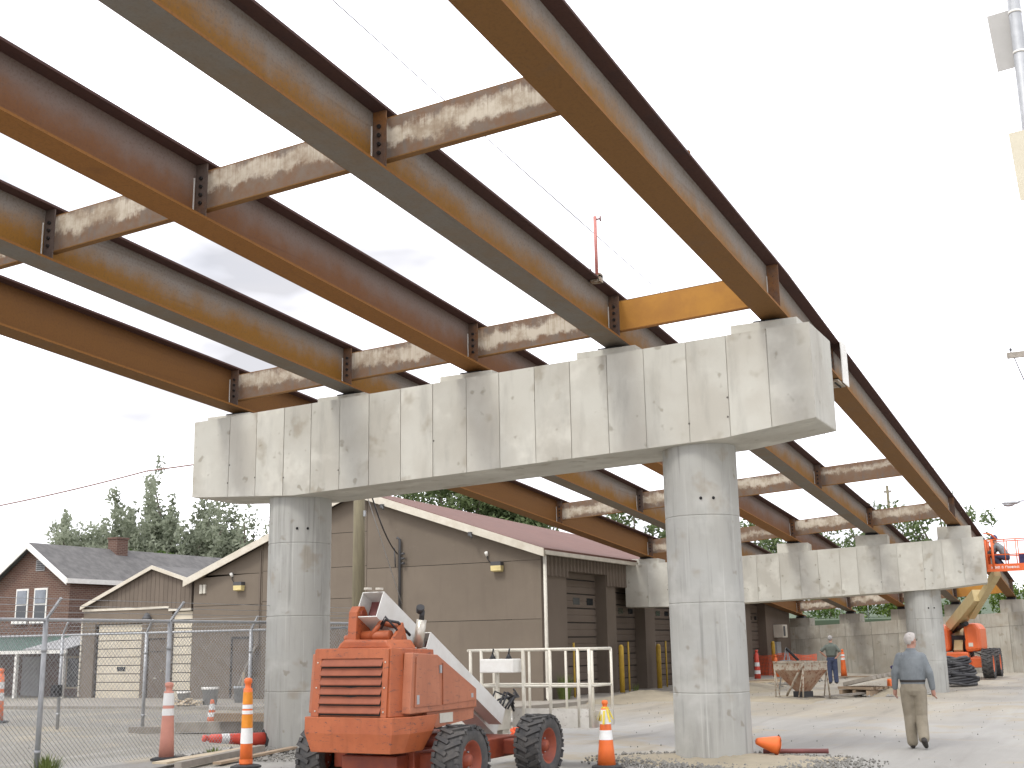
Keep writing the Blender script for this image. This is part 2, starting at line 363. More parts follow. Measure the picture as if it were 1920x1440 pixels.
simple('rubber', (.04, .04, .042), .9)
simple('wood', (.33, .245, .165), .85, (.25, .185, .125), 3, stretch=(1, 1, 1), rnd=.15, dirt=((.16, .12, .085), .62))
simple('wood_pale', (.50, .42, .30), .85, (.42, .34, .24), 3, rnd=.12)
simple('wood_grey', (.30, .27, .23), .9, (.22, .2, .17), 4, rnd=.15)
simple('pole_wood', (.20, .175, .11), .9, (.15, .13, .085), 5, stretch=(3, 3, .3))
simple('rust_pipe', (.20, .06, .055), .6, (.15, .05, .045), 5)
simple('rust_hopper', (.25, .125, .07), .9, (.33, .25, .18), 3.2, bump=.35, bscale=20, dirt=((.16, .06, .035), .52))
simple('hopper_pale', (.40, .36, .29), .9, (.3, .26, .2), 4, dirt=((.2, .1, .055), .5))
simple('netting', (.80, .12, .03), .7, (.72, .1, .03), 20)
simple('bucket', (.36, .38, .39), .6, (.30, .31, .32), 4)
simple('cable_black', (.022, .022, .026), .5)
simple('blue_dark', (.035, .03, .11), .6)
simple('sign_back', (.42, .41, .39), .5, (.37, .36, .34), 4)
simple('sign_cream', (.60, .56, .44), .5, (.55, .5, .38), 4)
simple('pvc', (.72, .71, .67), .4)
# people
simple('skin', (.42, .23, .165), .6, (.37, .19, .14), 9)
simple('skin_red', (.40, .19, .135), .6)
simple('shirt_blue', (.205, .225, .235), .9, (.15, .167, .177), 6, bump=1, bscale=11)
simple('shirt_green', (.125, .145, .125), .9, (.10, .115, .1), 7, bump=.3, bscale=9)
simple('khaki', (.285, .25, .19), .9, (.215, .185, .135), 5, bump=1, bscale=10)
simple('denim', (.05, .065, .12), .9, (.035, .045, .09), 7)
simple('hair_white', (.50, .46, .42), .9, (.48, .45, .42), 30, bump=.5, bscale=50)
simple('hair_grey', (.40, .39, .38), .9, (.28, .27, .26), 30, bump=.5, bscale=50)
simple('leather', (.03, .024, .02), .6)
# foliage
def leafmat(name, a, b, trans=.3):
    n = NT(name, .7, 0, .3); geo = n.t.nodes.new('ShaderNodeNewGeometry')
    c = n.mix(geo.outputs['Random Per Island'], c4(a), c4(b)); c = n.mix(n.ramp(n.noise(n.obj(), .6, 3, .5), .4, .65, 0, .6), c, c4(tuple(k*.7 for k in a)))
    n.color(c)
    tr = n.t.nodes.new('ShaderNodeBsdfTranslucent'); n.link(c, tr.inputs[0]); ms = n.t.nodes.new('ShaderNodeMixShader'); ms.inputs[0].default_value = trans
    n.link(n.b.outputs[0], ms.inputs[1]); n.link(tr.outputs[0], ms.inputs[2]); n.link(ms.outputs[0], n.t.nodes['Material Output'].inputs[0])
leafmat('leaf_silver', (.28, .315, .225), (.38, .41, .31), .5); leafmat('leaf_green', (.08, .14, .035), (.13, .2, .05), .4); leafmat('leaf_mid', (.12, .165, .07), (.18, .225, .1), .4)
leafmat('leaf_dark', (.05, .08, .03), (.08, .115, .045)); leafmat('leaf_bright', (.12, .19, .03), (.17, .24, .05))
simple('bark', (.13, .105, .085), .95, (.09, .072, .06), 8, bump=.5, bscale=20)
# ================================================================== SETTING
def struct(o): o['kind'] = 'structure'; return o
def ground():
    xs = [-700, -300, -120, -70]+[-45+i*.75 for i in range(0, 81)]+[25, 45, 120, 300, 700]
    ys = [-300, -60, -25]+[-18+i*.75 for i in range(0, 94)]+[60, 80, 120, 250, 500, 1200]
    vs = []; fs = []
    for y in ys:
        for x in xs:
            z = .03*math.sin(x*.9+1)*math.sin(y*.55)+.018*math.sin(x*2.3+y*1.7) if abs(x) < 40 and -18 < y < 50 else 0
            z -= .03
            vs.append((x, y, z))
    nx = len(xs)
    for j in range(len(ys)-1):
        for i in range(nx-1): a = j*nx+i; fs.append((a, a+1, a+nx+1, a+nx))
    m = MB(); m.add(vs, fs, True); return struct(m.build('ground', 'ground'))
ground()
# raised concrete apron in front of the garage
m = MB(); m.prism([(-30.5, 9.6), (-11.2, 11.6), (-10.6, 14.5), (-10.4, 43.5), (-12.6, 43.5), (-12.6, 15.2), (-30.5, 15.2)], 'z', -.05, .055); struct(m.build('pavement', 'pad'))
# ------------------------------------------------------------------ bridge piers
def capz(t, cz, cs, bot): # bottom height by interpolation of (t, dz)
    t = min(max(t, bot[0][0]), bot[-1][0])
    for (a, b) in zip(bot, bot[1:]):
        if a[0] <= t <= b[0]: return a[1]+(b[1]-a[1])*(t-a[0])/(b[0]-a[0])
    return bot[-1][1]
def pier(loc, rz, cz, cs, bot, peds, label, seams, gr):
    p = thing('bridge_pier', label, 'bridge pier', loc, rz, gr)
    LEN, TK = 11.64, 1.34
    top = lambda t: cz+cs*t
    poly = [(0, bot[0][1])]+[(-t, z) for t, z in bot[1:]]+[(-LEN, top(LEN)), (0, top(0))]
    m = MB(); m.prism(poly, 'y', .014, TK); cap = m.build('cap', 'concrete', p, bevel=.02)
    ts = [0]+[s for s in seams]+[LEN]
    for a, b in zip(ts, ts[1:]):
        br = [t for t, _ in bot if a+.004 < t < b-.004]; ga, gb = a+(.0065 if a else -.002), b-(.0065 if b < LEN else -.002)
        pts = [(-ga, capz(ga, cz, cs, bot)+.006)]+[(-t, capz(t, cz, cs, bot)+.006) for t in br]+[(-gb, capz(gb, cz, cs, bot)+.006), (-gb, top(gb)-.006), (-ga, top(ga)-.006)]
        m = MB(); m.prism(pts, 'y', 0+random.uniform(-.002, .002), .03); m.build('form_panel', 'concrete', cap)
    # tie holes along the seams
    m = MB()
    for t in ts[1:-1]:
        for q in (.3, .62):
            if random.random() < .22: m.ellipsoid((-t+random.uniform(-.03, .03), -.001, capz(t, cz, cs, bot)+q+random.uniform(-.05, .05)), (.016, .006, .016), 10, 6)
    m.build('tie_holes', 'concrete_gap', cap)['kind'] = 'stuff'
    for t in (1.9875, 9.6283):
        zt = capz(t, cz, cs, bot)+.05; r = .563; prof = [(r, -.3)]
        for zj in (.93, 2.22, 3.5):
            if zj < zt-.3: prof += [(r, zj-.012), (r-.008, zj-.004), (r-.008, zj+.004), (r, zj+.012)]
        prof += [(r, zt)]
        m = MB()
        for q in range(len(prof)-1): m.lathe(prof[q:q+2], 48, (-t, .67, 0), caps=False)
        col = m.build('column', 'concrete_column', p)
        hz = min(3.75, zt-.6); m = MB()
        for dx in (-.1, .09):
            a = math.radians(-62 if t < 5 else -48)+dx/.563; m.ellipsoid((-t+.561*math.cos(a), .67+.561*math.sin(a), hz), (.024, .024, .024), 10, 6)
        m.build('tie_holes', 'hole', col)['kind'] = 'stuff'
    for (t, z, wd) in peds:
        m = MB(); tb = top(t)-.012*0
        m.prism([(-t-wd/2, top(t+wd/2)-.05), (-t+wd/2, top(t-wd/2)-.05), (-t+wd/2, z), (-t-wd/2, z)], 'y', .26, TK-.1)
        q = m.build('pedestal', 'concrete', p, bevel=.012)
        m = MB(); m.box(-t-.2, -t+.2, .42, .92, z-.01, z+.06); m.build('bearing_pad', 'rubber', q)
    return p
GV = [-.62-2.578*i for i in range(5)]
G0 = [Vector((GV[i], .67, 6.46-.046-.09*i)) for i in range(5)]
G2 = [Vector((-1.26-2.52*i, 23.76-.31*i, 5.16-.155*i)) for i in range(5)]
G3 = [Vector((-1.58-2.48*i, 44.3, 3.38-.15*i)) for i in range(5)]
GN = [Vector((GV[i], -24, G0[i].z+24.67*.066)) for i in range(5)]
def gp(i, y):
    a, b = (GN[i], G0[i]) if y <= .67 else ((G0[i], G2[i]) if y <= G2[i].y else (G2[i], G3[i]))
    return a+(b-a)*((y-a.y)/(b.y-a.y))
seam1 = [.64, 1.26, 1.89, 2.58, 3.2, 3.84, 4.47, 5.12, 5.74, 6.39, 7.03, 7.68, 8.3, 8.92, 9.52, 10.15, 10.78]
p1b = [(0, 4.76), (1.4, 4.585), (9.3, 4.31), (11.64, 4.44)]
pier((0, 0, 0), 0, 6.185, -.027, p1b, [(-GV[i]+.12, G0[i].z-.06, 1.02) for i in range(5)],
     'large near concrete pier with two round columns and a long hammerhead cap', seam1, 'bridge piers')
c2 = Vector((-.36, 23.2, 0)); e2 = Vector((-math.cos(.12), -math.sin(.12), 0))
p2b = [(0, 3.28), (1.5, 3.13), (9.4, 2.80), (11.64, 2.84)]
pier(c2, .12, 4.72, -.04, p2b, [((G2[i]-c2).dot(e2)+.02, G2[i].z-.06, 1.02) for i in range(5)],
     'smaller far concrete pier standing behind the walking man', [s+random.uniform(-.08, .08) for s in seam1], 'bridge piers')
# ------------------------------------------------------------------ girders
FW, GD = .405, .755
ROWS = [-6.52, .15, 14.9, 22.6, 43.2]
ORD = ['rightmost', 'second from right', 'middle', 'second from left', 'leftmost']
webm = ['steel_web', 'steel_web', 'steel_web_red', 'steel_web', 'steel_web_brown']
flm = ['steel_brown', 'steel_greyflange', 'steel_orange', 'steel_greyflange', 'steel_brown']
def girder(i, y0, y1, name, label):
    brk = [y0]+[y for y in (.67, G2[i].y) if y0 < y < y1]+[y1]
    path = [gp(i, y) for y in brk]; o = path[0].copy()
    t = thing(name, label, 'girder', o, 0, 'rusted steel bridge girders'); loc = [p-o for p in path]
    m = MB(); m.sweep(loc, -FW/2, FW/2, 0, .032); bf = m.build('bottom_flange', flm[i], t)
    m = MB(); m.sweep(loc, -.009, .009, .030, GD-.030, y0); m.build('web', webm[i], t)
    m = MB(); m.sweep(loc, -FW/2, FW/2, GD-.032, GD); m.build('top_flange', 'steel_dark', t)
    m = MB()
    for s in (-1, 1): m.sweep([q+Vector((0, 0, 0)) for q in loc], s*FW/2-.003*(s < 0), s*FW/2+.003*(s > 0), -.002, .030)
    m.build('flange_edge', 'steel_orange', bf)
    for y in ROWS:
        if not (y0 < y < y1) or (i == 0 and y in (-6.52, 14.9)): continue
        q = gp(i, y)-o
        for s in ((1,) if i == 0 else ((-1, 1) if i < 4 else (1,))):
            m = MB(); x0, x1 = sorted((s*.012, s*.185)); m.box(q.x+x0, q.x+x1, q.y-.008, q.y+.008, q.z+.034, q.z+GD-.034)
            st = m.build('stiffener', 'steel_stiff', t)
            if s > 0:
                m = MB(); m.box(q.x+.012, q.x+.024, q.y-.05, q.y-.036, q.z+.04, q.z+GD*.72); m.build('painted_light_slit', 'slit_light', st)  # pale strip painted in place of skylight showing through the notch
                if i > 0 or True:
                    m = MB()
                    for k in range(4):
                        if i > 0: m.cyl((q.x+.10, q.y-.008, q.z+.22+k*.105), (q.x+.10, q.y-.034, q.z+.22+k*.105), .024, n=6)
                        else: m.cyl((q.x+.10, q.y-.008, q.z+.22+k*.105), (q.x+.10, q.y-.02, q.z+.22+k*.105), .006, n=6)
                    m.build('bolt_row', 'bolt', st)
    return t
SPL = 4.55
for i in range(5):
    n = girder(i, -24, SPL-.004, 'steel_girder', f'{ORD[i]} rusted I-girder of the near span, running overhead to the near pier')
    f = girder(i, SPL+.004, 44.3, 'steel_girder', f'{ORD[i]} rusted I-girder between the near pier and the far abutment')
    q = gp(i, SPL)-gp(i, -24); t = n
    # splice plates
    m = MB()
    for s in (-1, 1):
        x0, x1 = sorted((s*.0095, s*.022)); m.box(q.x+x0, q.x+x1, q.y-.32, q.y+.32, q.z+.07, q.z+GD-.07)
    sp = m.build('splice_plate', 'steel_stiff', t)
    m = MB()
    for a in range(4):
        for b in range(6):
            yy = q.y-.26+a*.10; zz = q.z+.13+b*.098; m.cyl((q.x+.022, yy, zz), (q.x+.046, yy, zz), .026, n=6)
    m.build('bolt_row', 'bolt', sp)
    if i == 0:
        m = MB(); m.box(q.x+.222, q.x+.235, q.y-.02, q.y+.48, q.z-.02, q.z+GD+.01); m.build('cover_plate', 'white_plate', t)
        m = MB(); m.box(q.x-.2, q.x+.2, q.y-.28, q.y+.3, q.z-.045, q.z-.004); fp = m.build('flange_splice', 'hopper_pale', t)
        m = MB()
        for a in (-.13, .13):
            for b in range(5): m.cyl((q.x+a, q.y-.2+b*.1, q.z-.045), (q.x+a, q.y-.2+b*.1, q.z-.07), .02, n=6)
        m.build('bolt_row', 'bolt', fp)
# ------------------------------------------------------------------ cross beams
rown = ['over the boom lift, nearest the viewer', 'just in front of the near pier', 'halfway between the two piers', 'just in front of the far pier', 'at the far abutment']
bays = ['right bay', 'centre-right bay', 'centre-left bay', 'left bay']
for r_, y in enumerate(ROWS):
    for b in range(4):
        A, B_ = gp(b+1, y)+Vector((.10, .018, 0)), gp(b, y)+Vector((-.10, .018, 0)); h0, h1 = .145, .615
        mat = 'cross_pale'
        if (r_ == 1 and b == 0) or (r_ == 4 and b == 0): mat = 'cross_orange'
        elif (r_ == 2 and b == 0) or (r_ == 3 and b == 2): mat = 'cross_worn'
        t = thing('cross_beam', f'{"orange rusted" if mat == "cross_orange" else "pale-stained rusty"} cross beam {rown[r_]}, {bays[b]}', 'cross beam', (A+B_)/2, 0, 'cross beams between girders')
        a, c = A-(A+B_)/2, B_-(A+B_)/2
        m = MB(); m.sweep([a, (a+c)/2, c], -.006, .006, h0, h1); m.build('web', mat, t)
        m = MB(); m.sweep([a, c], -.09, .006, h0-.014, h0); m.build('bottom_flange', 'steel_brown' if mat != 'cross_orange' else 'steel_orange', t)
        m = MB(); m.sweep([a, c], -.09, .006, h1, h1+.014); m.build('top_flange', 'steel_brown', t)
# red stanchion clamped on the second girder, plus small stubs
q = gp(1, -.62)+Vector((.15, 0, GD))
t = thing('guardrail_post', 'red safety rail post clamped upright on a girder before the near pier', 'post', q)
m = MB(); m.tube([(0, 0, .0), (0, 0, 1.0)], .028, 8); m.build('upright', 'pinkred', t)
m = MB(); m.box(-.09, .06, -.06, .06, -.075, -.035).box(.05, .075, -.06, .06, -.075, .06).box(-.09, .075, -.06, .06, .002, .03); m.build('clamp', 'hopper_pale', t)
m = MB(); m.cyl((.0, 0, .95), (.09, 0, .95), .012).cyl((.09, 0, .91), (.09, 0, .99), .012); m.build('clamp_screw', 'rust_pipe', t)
m = MB(); m.cyl((-.12, 0, -.0), (-.12, 0, .16), .012).cyl((-.15, 0, .15), (-.09, 0, .15), .012); m.build('clamp_screw', 'rust_pipe', t)
for (yy, lb) in ((-3.55, 'short dark lug standing on rightmost girder before the near pier'), (5.6, 'short rusty lug standing on rightmost girder beside its white splice plate'), (18.5, 'short rusty lug standing on rightmost girder just before the far pier')):
    q = gp(0, yy)+Vector((.1, 0, GD)); m = MB(); m.box(-.02, .02, -.03, .03, 0, .16).box(-.05, .05, -.03, .03, 0, .02)
    T(m.build('steel_lug', 'steel_orange', loc=q), lb, 'lug')
# ------------------------------------------------------------------ abutment
ab = thing('abutment_wall', 'long stained concrete abutment wall at the end of the bridge', 'wall', (0, 43.55, 0))
xs0, xs1 = -15.5, 9
topz = lambda x: 2.93+.06*x*.9
m = MB(); m.prism([(xs0, -.3), (xs1, -.3), (xs1, 3.0), (xs0, 2.0)], 'y', .02, 1.2); core = m.build('core', 'concrete_gap', ab)
x = xs0
while x < xs1-.01:
    x2 = min(x+1.25, xs1); ht = lambda q: 2.72+.045*(q+1.5)
    zj = lambda q: ht(q)-.62
    m = MB(); m.prism([(x+.006, -.25), (x2-.006, -.25), (x2-.006, zj(x2)-.006), (x+.006, zj(x)-.006)], 'y', 0, .08); m.build('form_panel', 'concrete_wall', ab)
    m = MB(); m.prism([(x+.006, zj(x)+.004), (x2-.006, zj(x2)+.004), (x2-.006, ht(x2)), (x+.006, ht(x))], 'y', -.012, 1.25); m.build('seat_block', 'concrete_wall', ab)
    x = x2
for i in range(5):
    q = gp(i, 44.3); m = MB(); m.box(q.x-.5, q.x+.5, -.03-.9, .9, 2.2, q.z-.08) if False else m.box(q.x-.5, q.x+.5, .08, 1.15, ht(q.x)-.3, q.z-.09)
    m.build('pedestal', 'concrete_wall', ab); 
    m = MB(); m.box(q.x-.2, q.x+.2, .2, .7, q.z-.1, q.z+.005); m.build('bearing_pad', 'rubber', ab)
# backfill with brush behind the abutment
m = MB(); m.prism([(46.3, -.3), (47, 2.6), (60, 3.0), (120, 3.2), (120, -.3)], 'x', -40, 60); struct(m.build('embankment', 'hillgreen'))
def hill():
    vs = []; fs = []; N = 60
    for j, (y, hh) in enumerate(((150, 0), (220, 9), (300, 17), (420, 22), (520, 0))):
        for i in range(N+1):
            x = -420+i*15; z = hh*(.75+.3*math.sin(i*.37+j)+.12*math.sin(i*1.1))-.5
            vs.append((x, y, max(z, -.5)))
    for j in range(4):
        for i in range(N): a = j*(N+1)+i; fs.append((a, a+1, a+N+2, a+N+1))
    m = MB(); m.add(vs, fs, True); struct(m.build('hill', 'hillgreen'))
hill()
# thin rebar stakes above the abutment
for k, (x, y, h) in enumerate(((-.4, 47.0, 1.7), (.3, 47.0, 1.75), (1.0, 47.0, 1.7), (-6.0, 47.2, 1.3), (-4.6, 47.2, 1.3), (-10.2, 47.2, 1.2), (-8.8, 47.2, 1.2))):
    m = MB(); m.tube([(0, 0, 0), (0, 0, h)], .022, 6); T(m.build('stake', 'galv', loc=(x, y, 2.55)), f'thin pale stake above the abutment wall, {["third", "second", "first", "fifth", "fourth", "seventh", "sixth"][k]} from the right', 'stake', 'stakes above the abutment')
# ================================================================== GARAGE BUILDING
gar = thing('garage_building', 'long taupe garage with red-brown roof and a row of roll-up doors', 'building', (-18.4, 15, 0))
gx = lambda x: x+18.4
def gb(): return MB()
GYB = 28.3      # length
RZ, RX = 6.58, 0.0
EL, ER = (-6.8, 4.02), (6.6, 4.38)
roofz = lambda x: EL[1]+(RZ-EL[1])*(x-EL[0])/(0-EL[0]) if x < 0 else RZ+(ER[1]-RZ)*x/ER[0]
m = MB(); m.prism([(EL[0], -.3), (5.6, -.3), (5.6, roofz(5.6)-.06), (0, RZ-.06), (EL[0], EL[1]-.06)], 'y', .02, GYB-.02); m.v = [(x, y, z-(.5 if y > 5 and z > RZ-.2 else 0)) for x, y, z in m.v]; m.build('wall_core', 'gap_dark', gar)
# gable panels
def gable_panel(x0, x1, z0, z1):
    g_ = .008; pts = [(x0+g_, z0+g_), (x1-g_, z0+g_)]
    tp = lambda x: min(z1-g_, roofz(x)-.08)
    xs = sorted(set([x0+g_, x1-g_]+([0] if x0 < 0 < x1 else [])))
    # clip: add point where roof meets z1
    k = 24
    for i in range(k, -1, -1):
        x = x0+g_+(x1-x0-2*g_)*i/k; pts.append((x, tp(x)))
    m = MB(); m.prism(pts, 'y', 0, .05); return m.build('wall_panel', 'taupe', gar)
for (x0, x1, zs) in ((-6.8, -3.8, [0, 3.12, 4.15, 9]), (-3.8, 0.4, [0, 3.2, 4.2, 5.3, 9]), (.4, 6.6, [0, 2.38, 4.1, 9])):
    for a, b in zip(zs, zs[1:]):
        if a < max(roofz(x0), roofz(x1), roofz(min(max(0, x0), x1)))-.15: gable_panel(x0, x1, a-.2*(a == 0), b)
# roof slopes and barge boards
for s, (ex, ez) in ((-1, EL), (1, ER)):
    m = MB(); sl = (RZ-ez)/abs(ex); oe = abs(ex)+.22; ze = RZ-sl*oe
    ya, yb, dz = -.25, GYB+.25, .45
    m.add([(0, ya, RZ+.02), (s*oe, ya, ze+.02), (s*oe, ya, ze+.12), (0, ya, RZ+.12), (0, yb, RZ+.02-dz), (s*oe, yb, ze+.02), (s*oe, yb, ze+.12), (0, yb, RZ+.12-dz)], [(0, 1, 2, 3), (7, 6, 5, 4), (0, 4, 5, 1), (1, 5, 6, 2), (2, 6, 7, 3), (3, 7, 4, 0)]); rf = m.build('roof_slope', 'roof_red', gar)
    m = MB(); m.prism([(0, RZ-.14), (s*(oe+.02), ze-.14), (s*(oe+.02), ze+.10), (0, RZ+.10)], 'y', -.30, -.252); m.build('barge_board', 'trim', gar)
# gutter + downspout
gt = MB(); gt.box(6.72, 6.86, -.2, GYB, 4.24, 4.36); gt.build('gutter', 'gutter', gar)
m = MB(); m.tube([(6.76, -.06, 4.25), (6.76, -.06, .5), (6.76, -.06, .15), (6.85, -.12, .02)], .055, 8); m.build('downspout', 'gutter', gar)
# side wall: pilasters, header, corrugated band, doors
doors = [(2.0, 5.1, 3.85), (5.9, 8.55, 3.5), (9.5, 12.2, 3.45), (13.2, 15.9, 3.45), (17, 19.7, 3.45), (21.6, 24.0, 3.4)]
prev = 0.02
for (a, b, t_) in doors+[(GYB, GYB, 0)]:
    m = MB(); m.box(5.5, 6.48, prev, a, -.2, 4.22); m.build('pilaster', 'taupe_dark', gar)
    prev = b
def band(a, b, z0):
    n = int((b-a)/.26); vs = []; m = MB(); st = (b-a)/n
    pts = []
    for k in range(n): pts += [(a+k*st, 6.53), (a+k*st+st*.5, 6.53), (a+k*st+st*.62, 6.585), (a+k*st+st*.88, 6.585)]
    pts.append((b, 6.53))
    vs = [(x, y, z0) for (y, x) in pts]+[(x, y, 4.26) for (y, x) in pts]; N = len(pts)
    m.add(vs, [(i, i+1, N+i+1, N+i) for i in range(N-1)])
    m.box(5.6, 6.526, a, b, z0+.004, 4.24)
    m.build('corrugated_band', 'taupe_dark', gar)
band(.03, 1.98, 3.66); band(1.985, 5.12, 3.86); band(5.125, 12.7, 3.5); band(12.705, GYB-.05, 3.45)
secm = {}
for k, (a, b, t_) in enumerate(doors):
    d = MB(); d.box(5.9, 6.06, a, b, -.1, t_+.3); dr = d.build('garage_door', 'gap_dark', gar)
    n = 9; hs = (t_+.22)/n
    for j in range(n):
        m = MB(); z0, z1 = .06+j*hs, .06+(j+1)*hs-.03
        m.prism([(6.062, z0), (6.095, z0+.01), (6.095, z0+hs*.42), (6.08, z0+hs*.47), (6.095, z0+hs*.53), (6.095, z1-.01), (6.062, z1)], 'y', a+.01, b-.01)
        m.build('door_section', 'taupe_door', dr)
        if j == 6:
            for q in (.08, .42, .76):
                m = MB(); w_ = (b-a); m.box(6.09, 6.102, a+w_*q, a+w_*(q+.16), z0+.1, z1-.1); m.build('pane', 'glass_dark', dr)
m = MB(); m.box(6.098, 6.104, 10.15, 10.5, 1.15, 1.65); m.build('notice', 'white_paint', gar)
# air conditioner, meter boxes, wall lamps
m = MB(); m.box(6.48, 6.95, 25.2, 26.0, 1.75, 2.35); ac = m.build('air_conditioner', 'gutter', gar, bevel=.02)
m = MB(); m.box(6.9, 6.96, 25.25, 25.6, 1.82, 2.28); m.build('grille', 'darkgrey', ac)
m = MB(); m.box(6.48, 6.62, 25.2, 25.9, .95, 1.55); m.build('meter_box', 'bucket', gar)
def wall_lamp(x, z):
    m = MB(); m.box(x-.17, x+.17, -.2, .0, z+.02, z+.14); h = m.build('wall_lamp', 'darkgrey', gar)
    m = MB(); m.prism([(-.19, z-.13), (-.03, z-.16), (0, z+.02), (-.2, z+.02)], 'x', x-.17, x+.17); m.build('lens', 'lamp_yellow', h)
    m = MB(); m.tube([(x-.36, -.02, z+.45), (x-.36, -.05, z+.25), (x-.2, -.05, z+.06)], .015, 6); m.build('conduit', 'black', h)
    m = MB(); m.cyl((x-.38, -.0, z+.34), (x-.38, -.09, z+.44), .05); m.build('sensor', 'white_paint', h)
wall_lamp(5.18, 3.96); wall_lamp(-4.72, 3.74)
m = MB(); m.box(6.5, 6.75, 7.4, 7.8, 3.75, 4.0); m.build('wall_lamp', 'lamp_yellow', gar)
m = MB(); m.tube([(1.7, -.08, 2.7), (1.7, -.08, 4.95), (1.62, -.14, 5.02)], .045, 8); ms = m.build('service_mast', 'darkgrey', gar)
m = MB()
for z in (4.2, 4.35, 4.5): m.cyl((1.78, -.1, z), (1.9, -.14, z), .035, n=8)
m.cyl((1.55, -.1, 4.1), (1.55, -.16, 4.7), .02, n=6); m.build('insulators', 'darkgrey', ms)
m = MB(); m.box(-3.92, -3.86, -.04, 0, 1.45, 4.9); m.build('conduit', 'taupe_dark', gar)
m = MB(); m.box(-5.05, -4.98, -.03, .0, .1, 2.0).box(-4.2, -4.13, -.03, 0, .1, 2.0).box(-5.05, -4.13, -.03, 0, 2.0, 2.07); m.build('door_frame', 'gap_dark', gar)
m = MB(); m.box(-4.97, -4.21, -.02, .02, .1, 1.99); m.build('door', 'taupe_dark', gar)
m = MB(); m.box(-6.5, -6.38, -.06, 0, 3.55, 3.85).box(-6.34, -6.24, -.06, 0, 3.55, 3.85); m.build('vent_box', 'gutter', gar)
for x in (1.2, 4.4, -3.2):
    z = roofz(x); m = MB(); m.box(x-.05, x+.05, -.4, -.3, z-.22, z-.1).cyl((x, -.38, z-.15), (x+.12, -.45, z-.28), .03, n=6); m.build('rake_hook', 'darkgrey', gar)
# yellow bollards and thin yellow guard pipes in front of the doors
for k, (y, nm) in enumerate(((20.5, 'nearest the corner downspout'), (23.95, 'second from the corner downspout'), (38.9, 'far one beside the wall air conditioner'))):
    t = MB(); t.lathe([(.085, 0), (.085, 1.5), (.07, 1.56), (.03, 1.59)], 16); T(t.build('bollard', 'bollard_yellow', loc=(-11.62, y, 0)), f'thick yellow steel bollard at the garage doors, {nm}', 'bollard', 'yellow bollards at the garage doors')
for k, (y, nm) in enumerate(((17.05, 'left of the first door'), (21.45, 'left of the second door'), (25.05, 'left of the third door'))):
    t = MB(); t.cyl((0, 0, 0), (0, 0, 1.68), .032, n=8); T(t.build('guard_pipe', 'bollard_yellow', loc=(-11.75, y, 0)), f'thin yellow guard pipe {nm} of the garage', 'pipe', 'thin guard pipes at the garage doors')
# ================================================================== SMALL GARAGE
sg = thing('small_garage', 'small taupe gabled garage with cream roll-up doors left of the big garage', 'building', (-27.9, 15, 0))
sx_ = lambda x: x+27.9
pk = (.84, 4.55); l_ = (-2.55, 3.22); r_ = (2.66, 4.0)
sz = lambda x: l_[1]+(pk[1]-l_[1])*(x-l_[0])/(pk[0]-l_[0]) if x < pk[0] else pk[1]+(r_[1]-pk[1])*(x-pk[0])/(r_[0]-pk[0])
m = MB(); m.prism([(-2.5, -.3), (2.62, -.3), (2.62, sz(2.62)-.05), (pk[0], pk[1]-.05), (-2.5, sz(-2.5)-.05)], 'y', .12, 9); m.build('wall', 'gap_dark', sg)
for (x0, x1, z0, z1) in ((-2.5, -1.9, -.2, 3.1), (-1.9, .38, 2.62, 3.1), (.38, .68, -.2, 3.1), (.68, 1.5, 2.08, 3.1), (1.5, 1.75, -.2, 3.1)):
    m = MB(); m.box(x0+.001, x1-.001, .0, .14, z0, z1); m.build('wall_panel', 'taupe', sg)
x = -2.5
while x < 2.6:
    x2 = min(x+.2, 2.6)
    m = MB(); zb_ = 3.16 if x2 < 1.65 else 3.08; m.prism([(x+.006, zb_), (x2-.006, zb_), (x2-.006, max(sz(x2)-.04, zb_+.01)), (x+.006, max(sz(x)-.04, zb_+.01))], 'y', .01, .13); m.build('siding_board', 'taupe_dark', sg)
    x = x2
m = MB(); m.box(-2.56, 1.6, -.03, .06, 3.09, 3.17).box(1.602, 2.62, -.03, .06, 3.0, 3.08); m.build('trim_board', 'trim', sg)
for a, b in ((l_, pk), (pk, r_)):
    m = MB(); m.prism([(a[0], a[1]-.02), (b[0], b[1]-.02), (b[0], b[1]+.05), (a[0], a[1]+.05)], 'y', -.12, 9); m.build('roof_slope', 'shingle', sg)
    m = MB(); m.prism([(a[0], a[1]-.07), (b[0], b[1]-.07), (b[0], b[1]+.06), (a[0], a[1]+.06)], 'y', -.16, -.122); m.build('barge_board', 'trim', sg)
def cream_door(x0, x1, h, n):
    d = MB(); d.box(x0, x1, .13, .16, -.1, h+.02); dr = d.build('garage_door', 'gap_dark', sg); hs = h/n
    for j in range(n):
        m = MB(); m.prism([(.13, .02+j*hs), (.10, .03+j*hs), (.10, (j+1)*hs-.01), (.13, (j+1)*hs)], 'x', x0+.02, x1-.02); m.build('door_section', 'cream_door', dr)
    return dr
d1 = cream_door(-1.82, .37, 2.6, 9); cream_door(1.76, 2.62, 2.98, 10)
m = MB(); m.box(-.8, -.42, .08, .102, .98, 1.12); m.build('pane', 'glass_dark', d1)
m = MB(); m.box(.72, 1.47, .04, .1, 0, 2.05); dr = m.build('door', 'taupe_dark', sg)
m = MB(); m.box(.78, 1.4, .025, .045, 1.62, 1.64); m.build('rail', 'gap_dark', dr)
m = MB(); m.ellipsoid((1.36, .0, .98), (.04, .04, .04)).ellipsoid((1.06, .01, .72), (.07, .02, .03)); m.build('handle', 'chrome', dr)
m = MB(); m.lathe([(.02, .22), (.06, .2), (.16, .03), (.17, 0)], 16, (.7, -.12, 2.75)); lp = m.build('wall_lamp', 'darkgrey', sg)
m = MB(); m.lathe([(.0, -.05), (.1, -.03), (.13, .0)], 16, (.7, -.12, 2.75)); m.build('reflector', 'white_paint', lp)
m = MB()
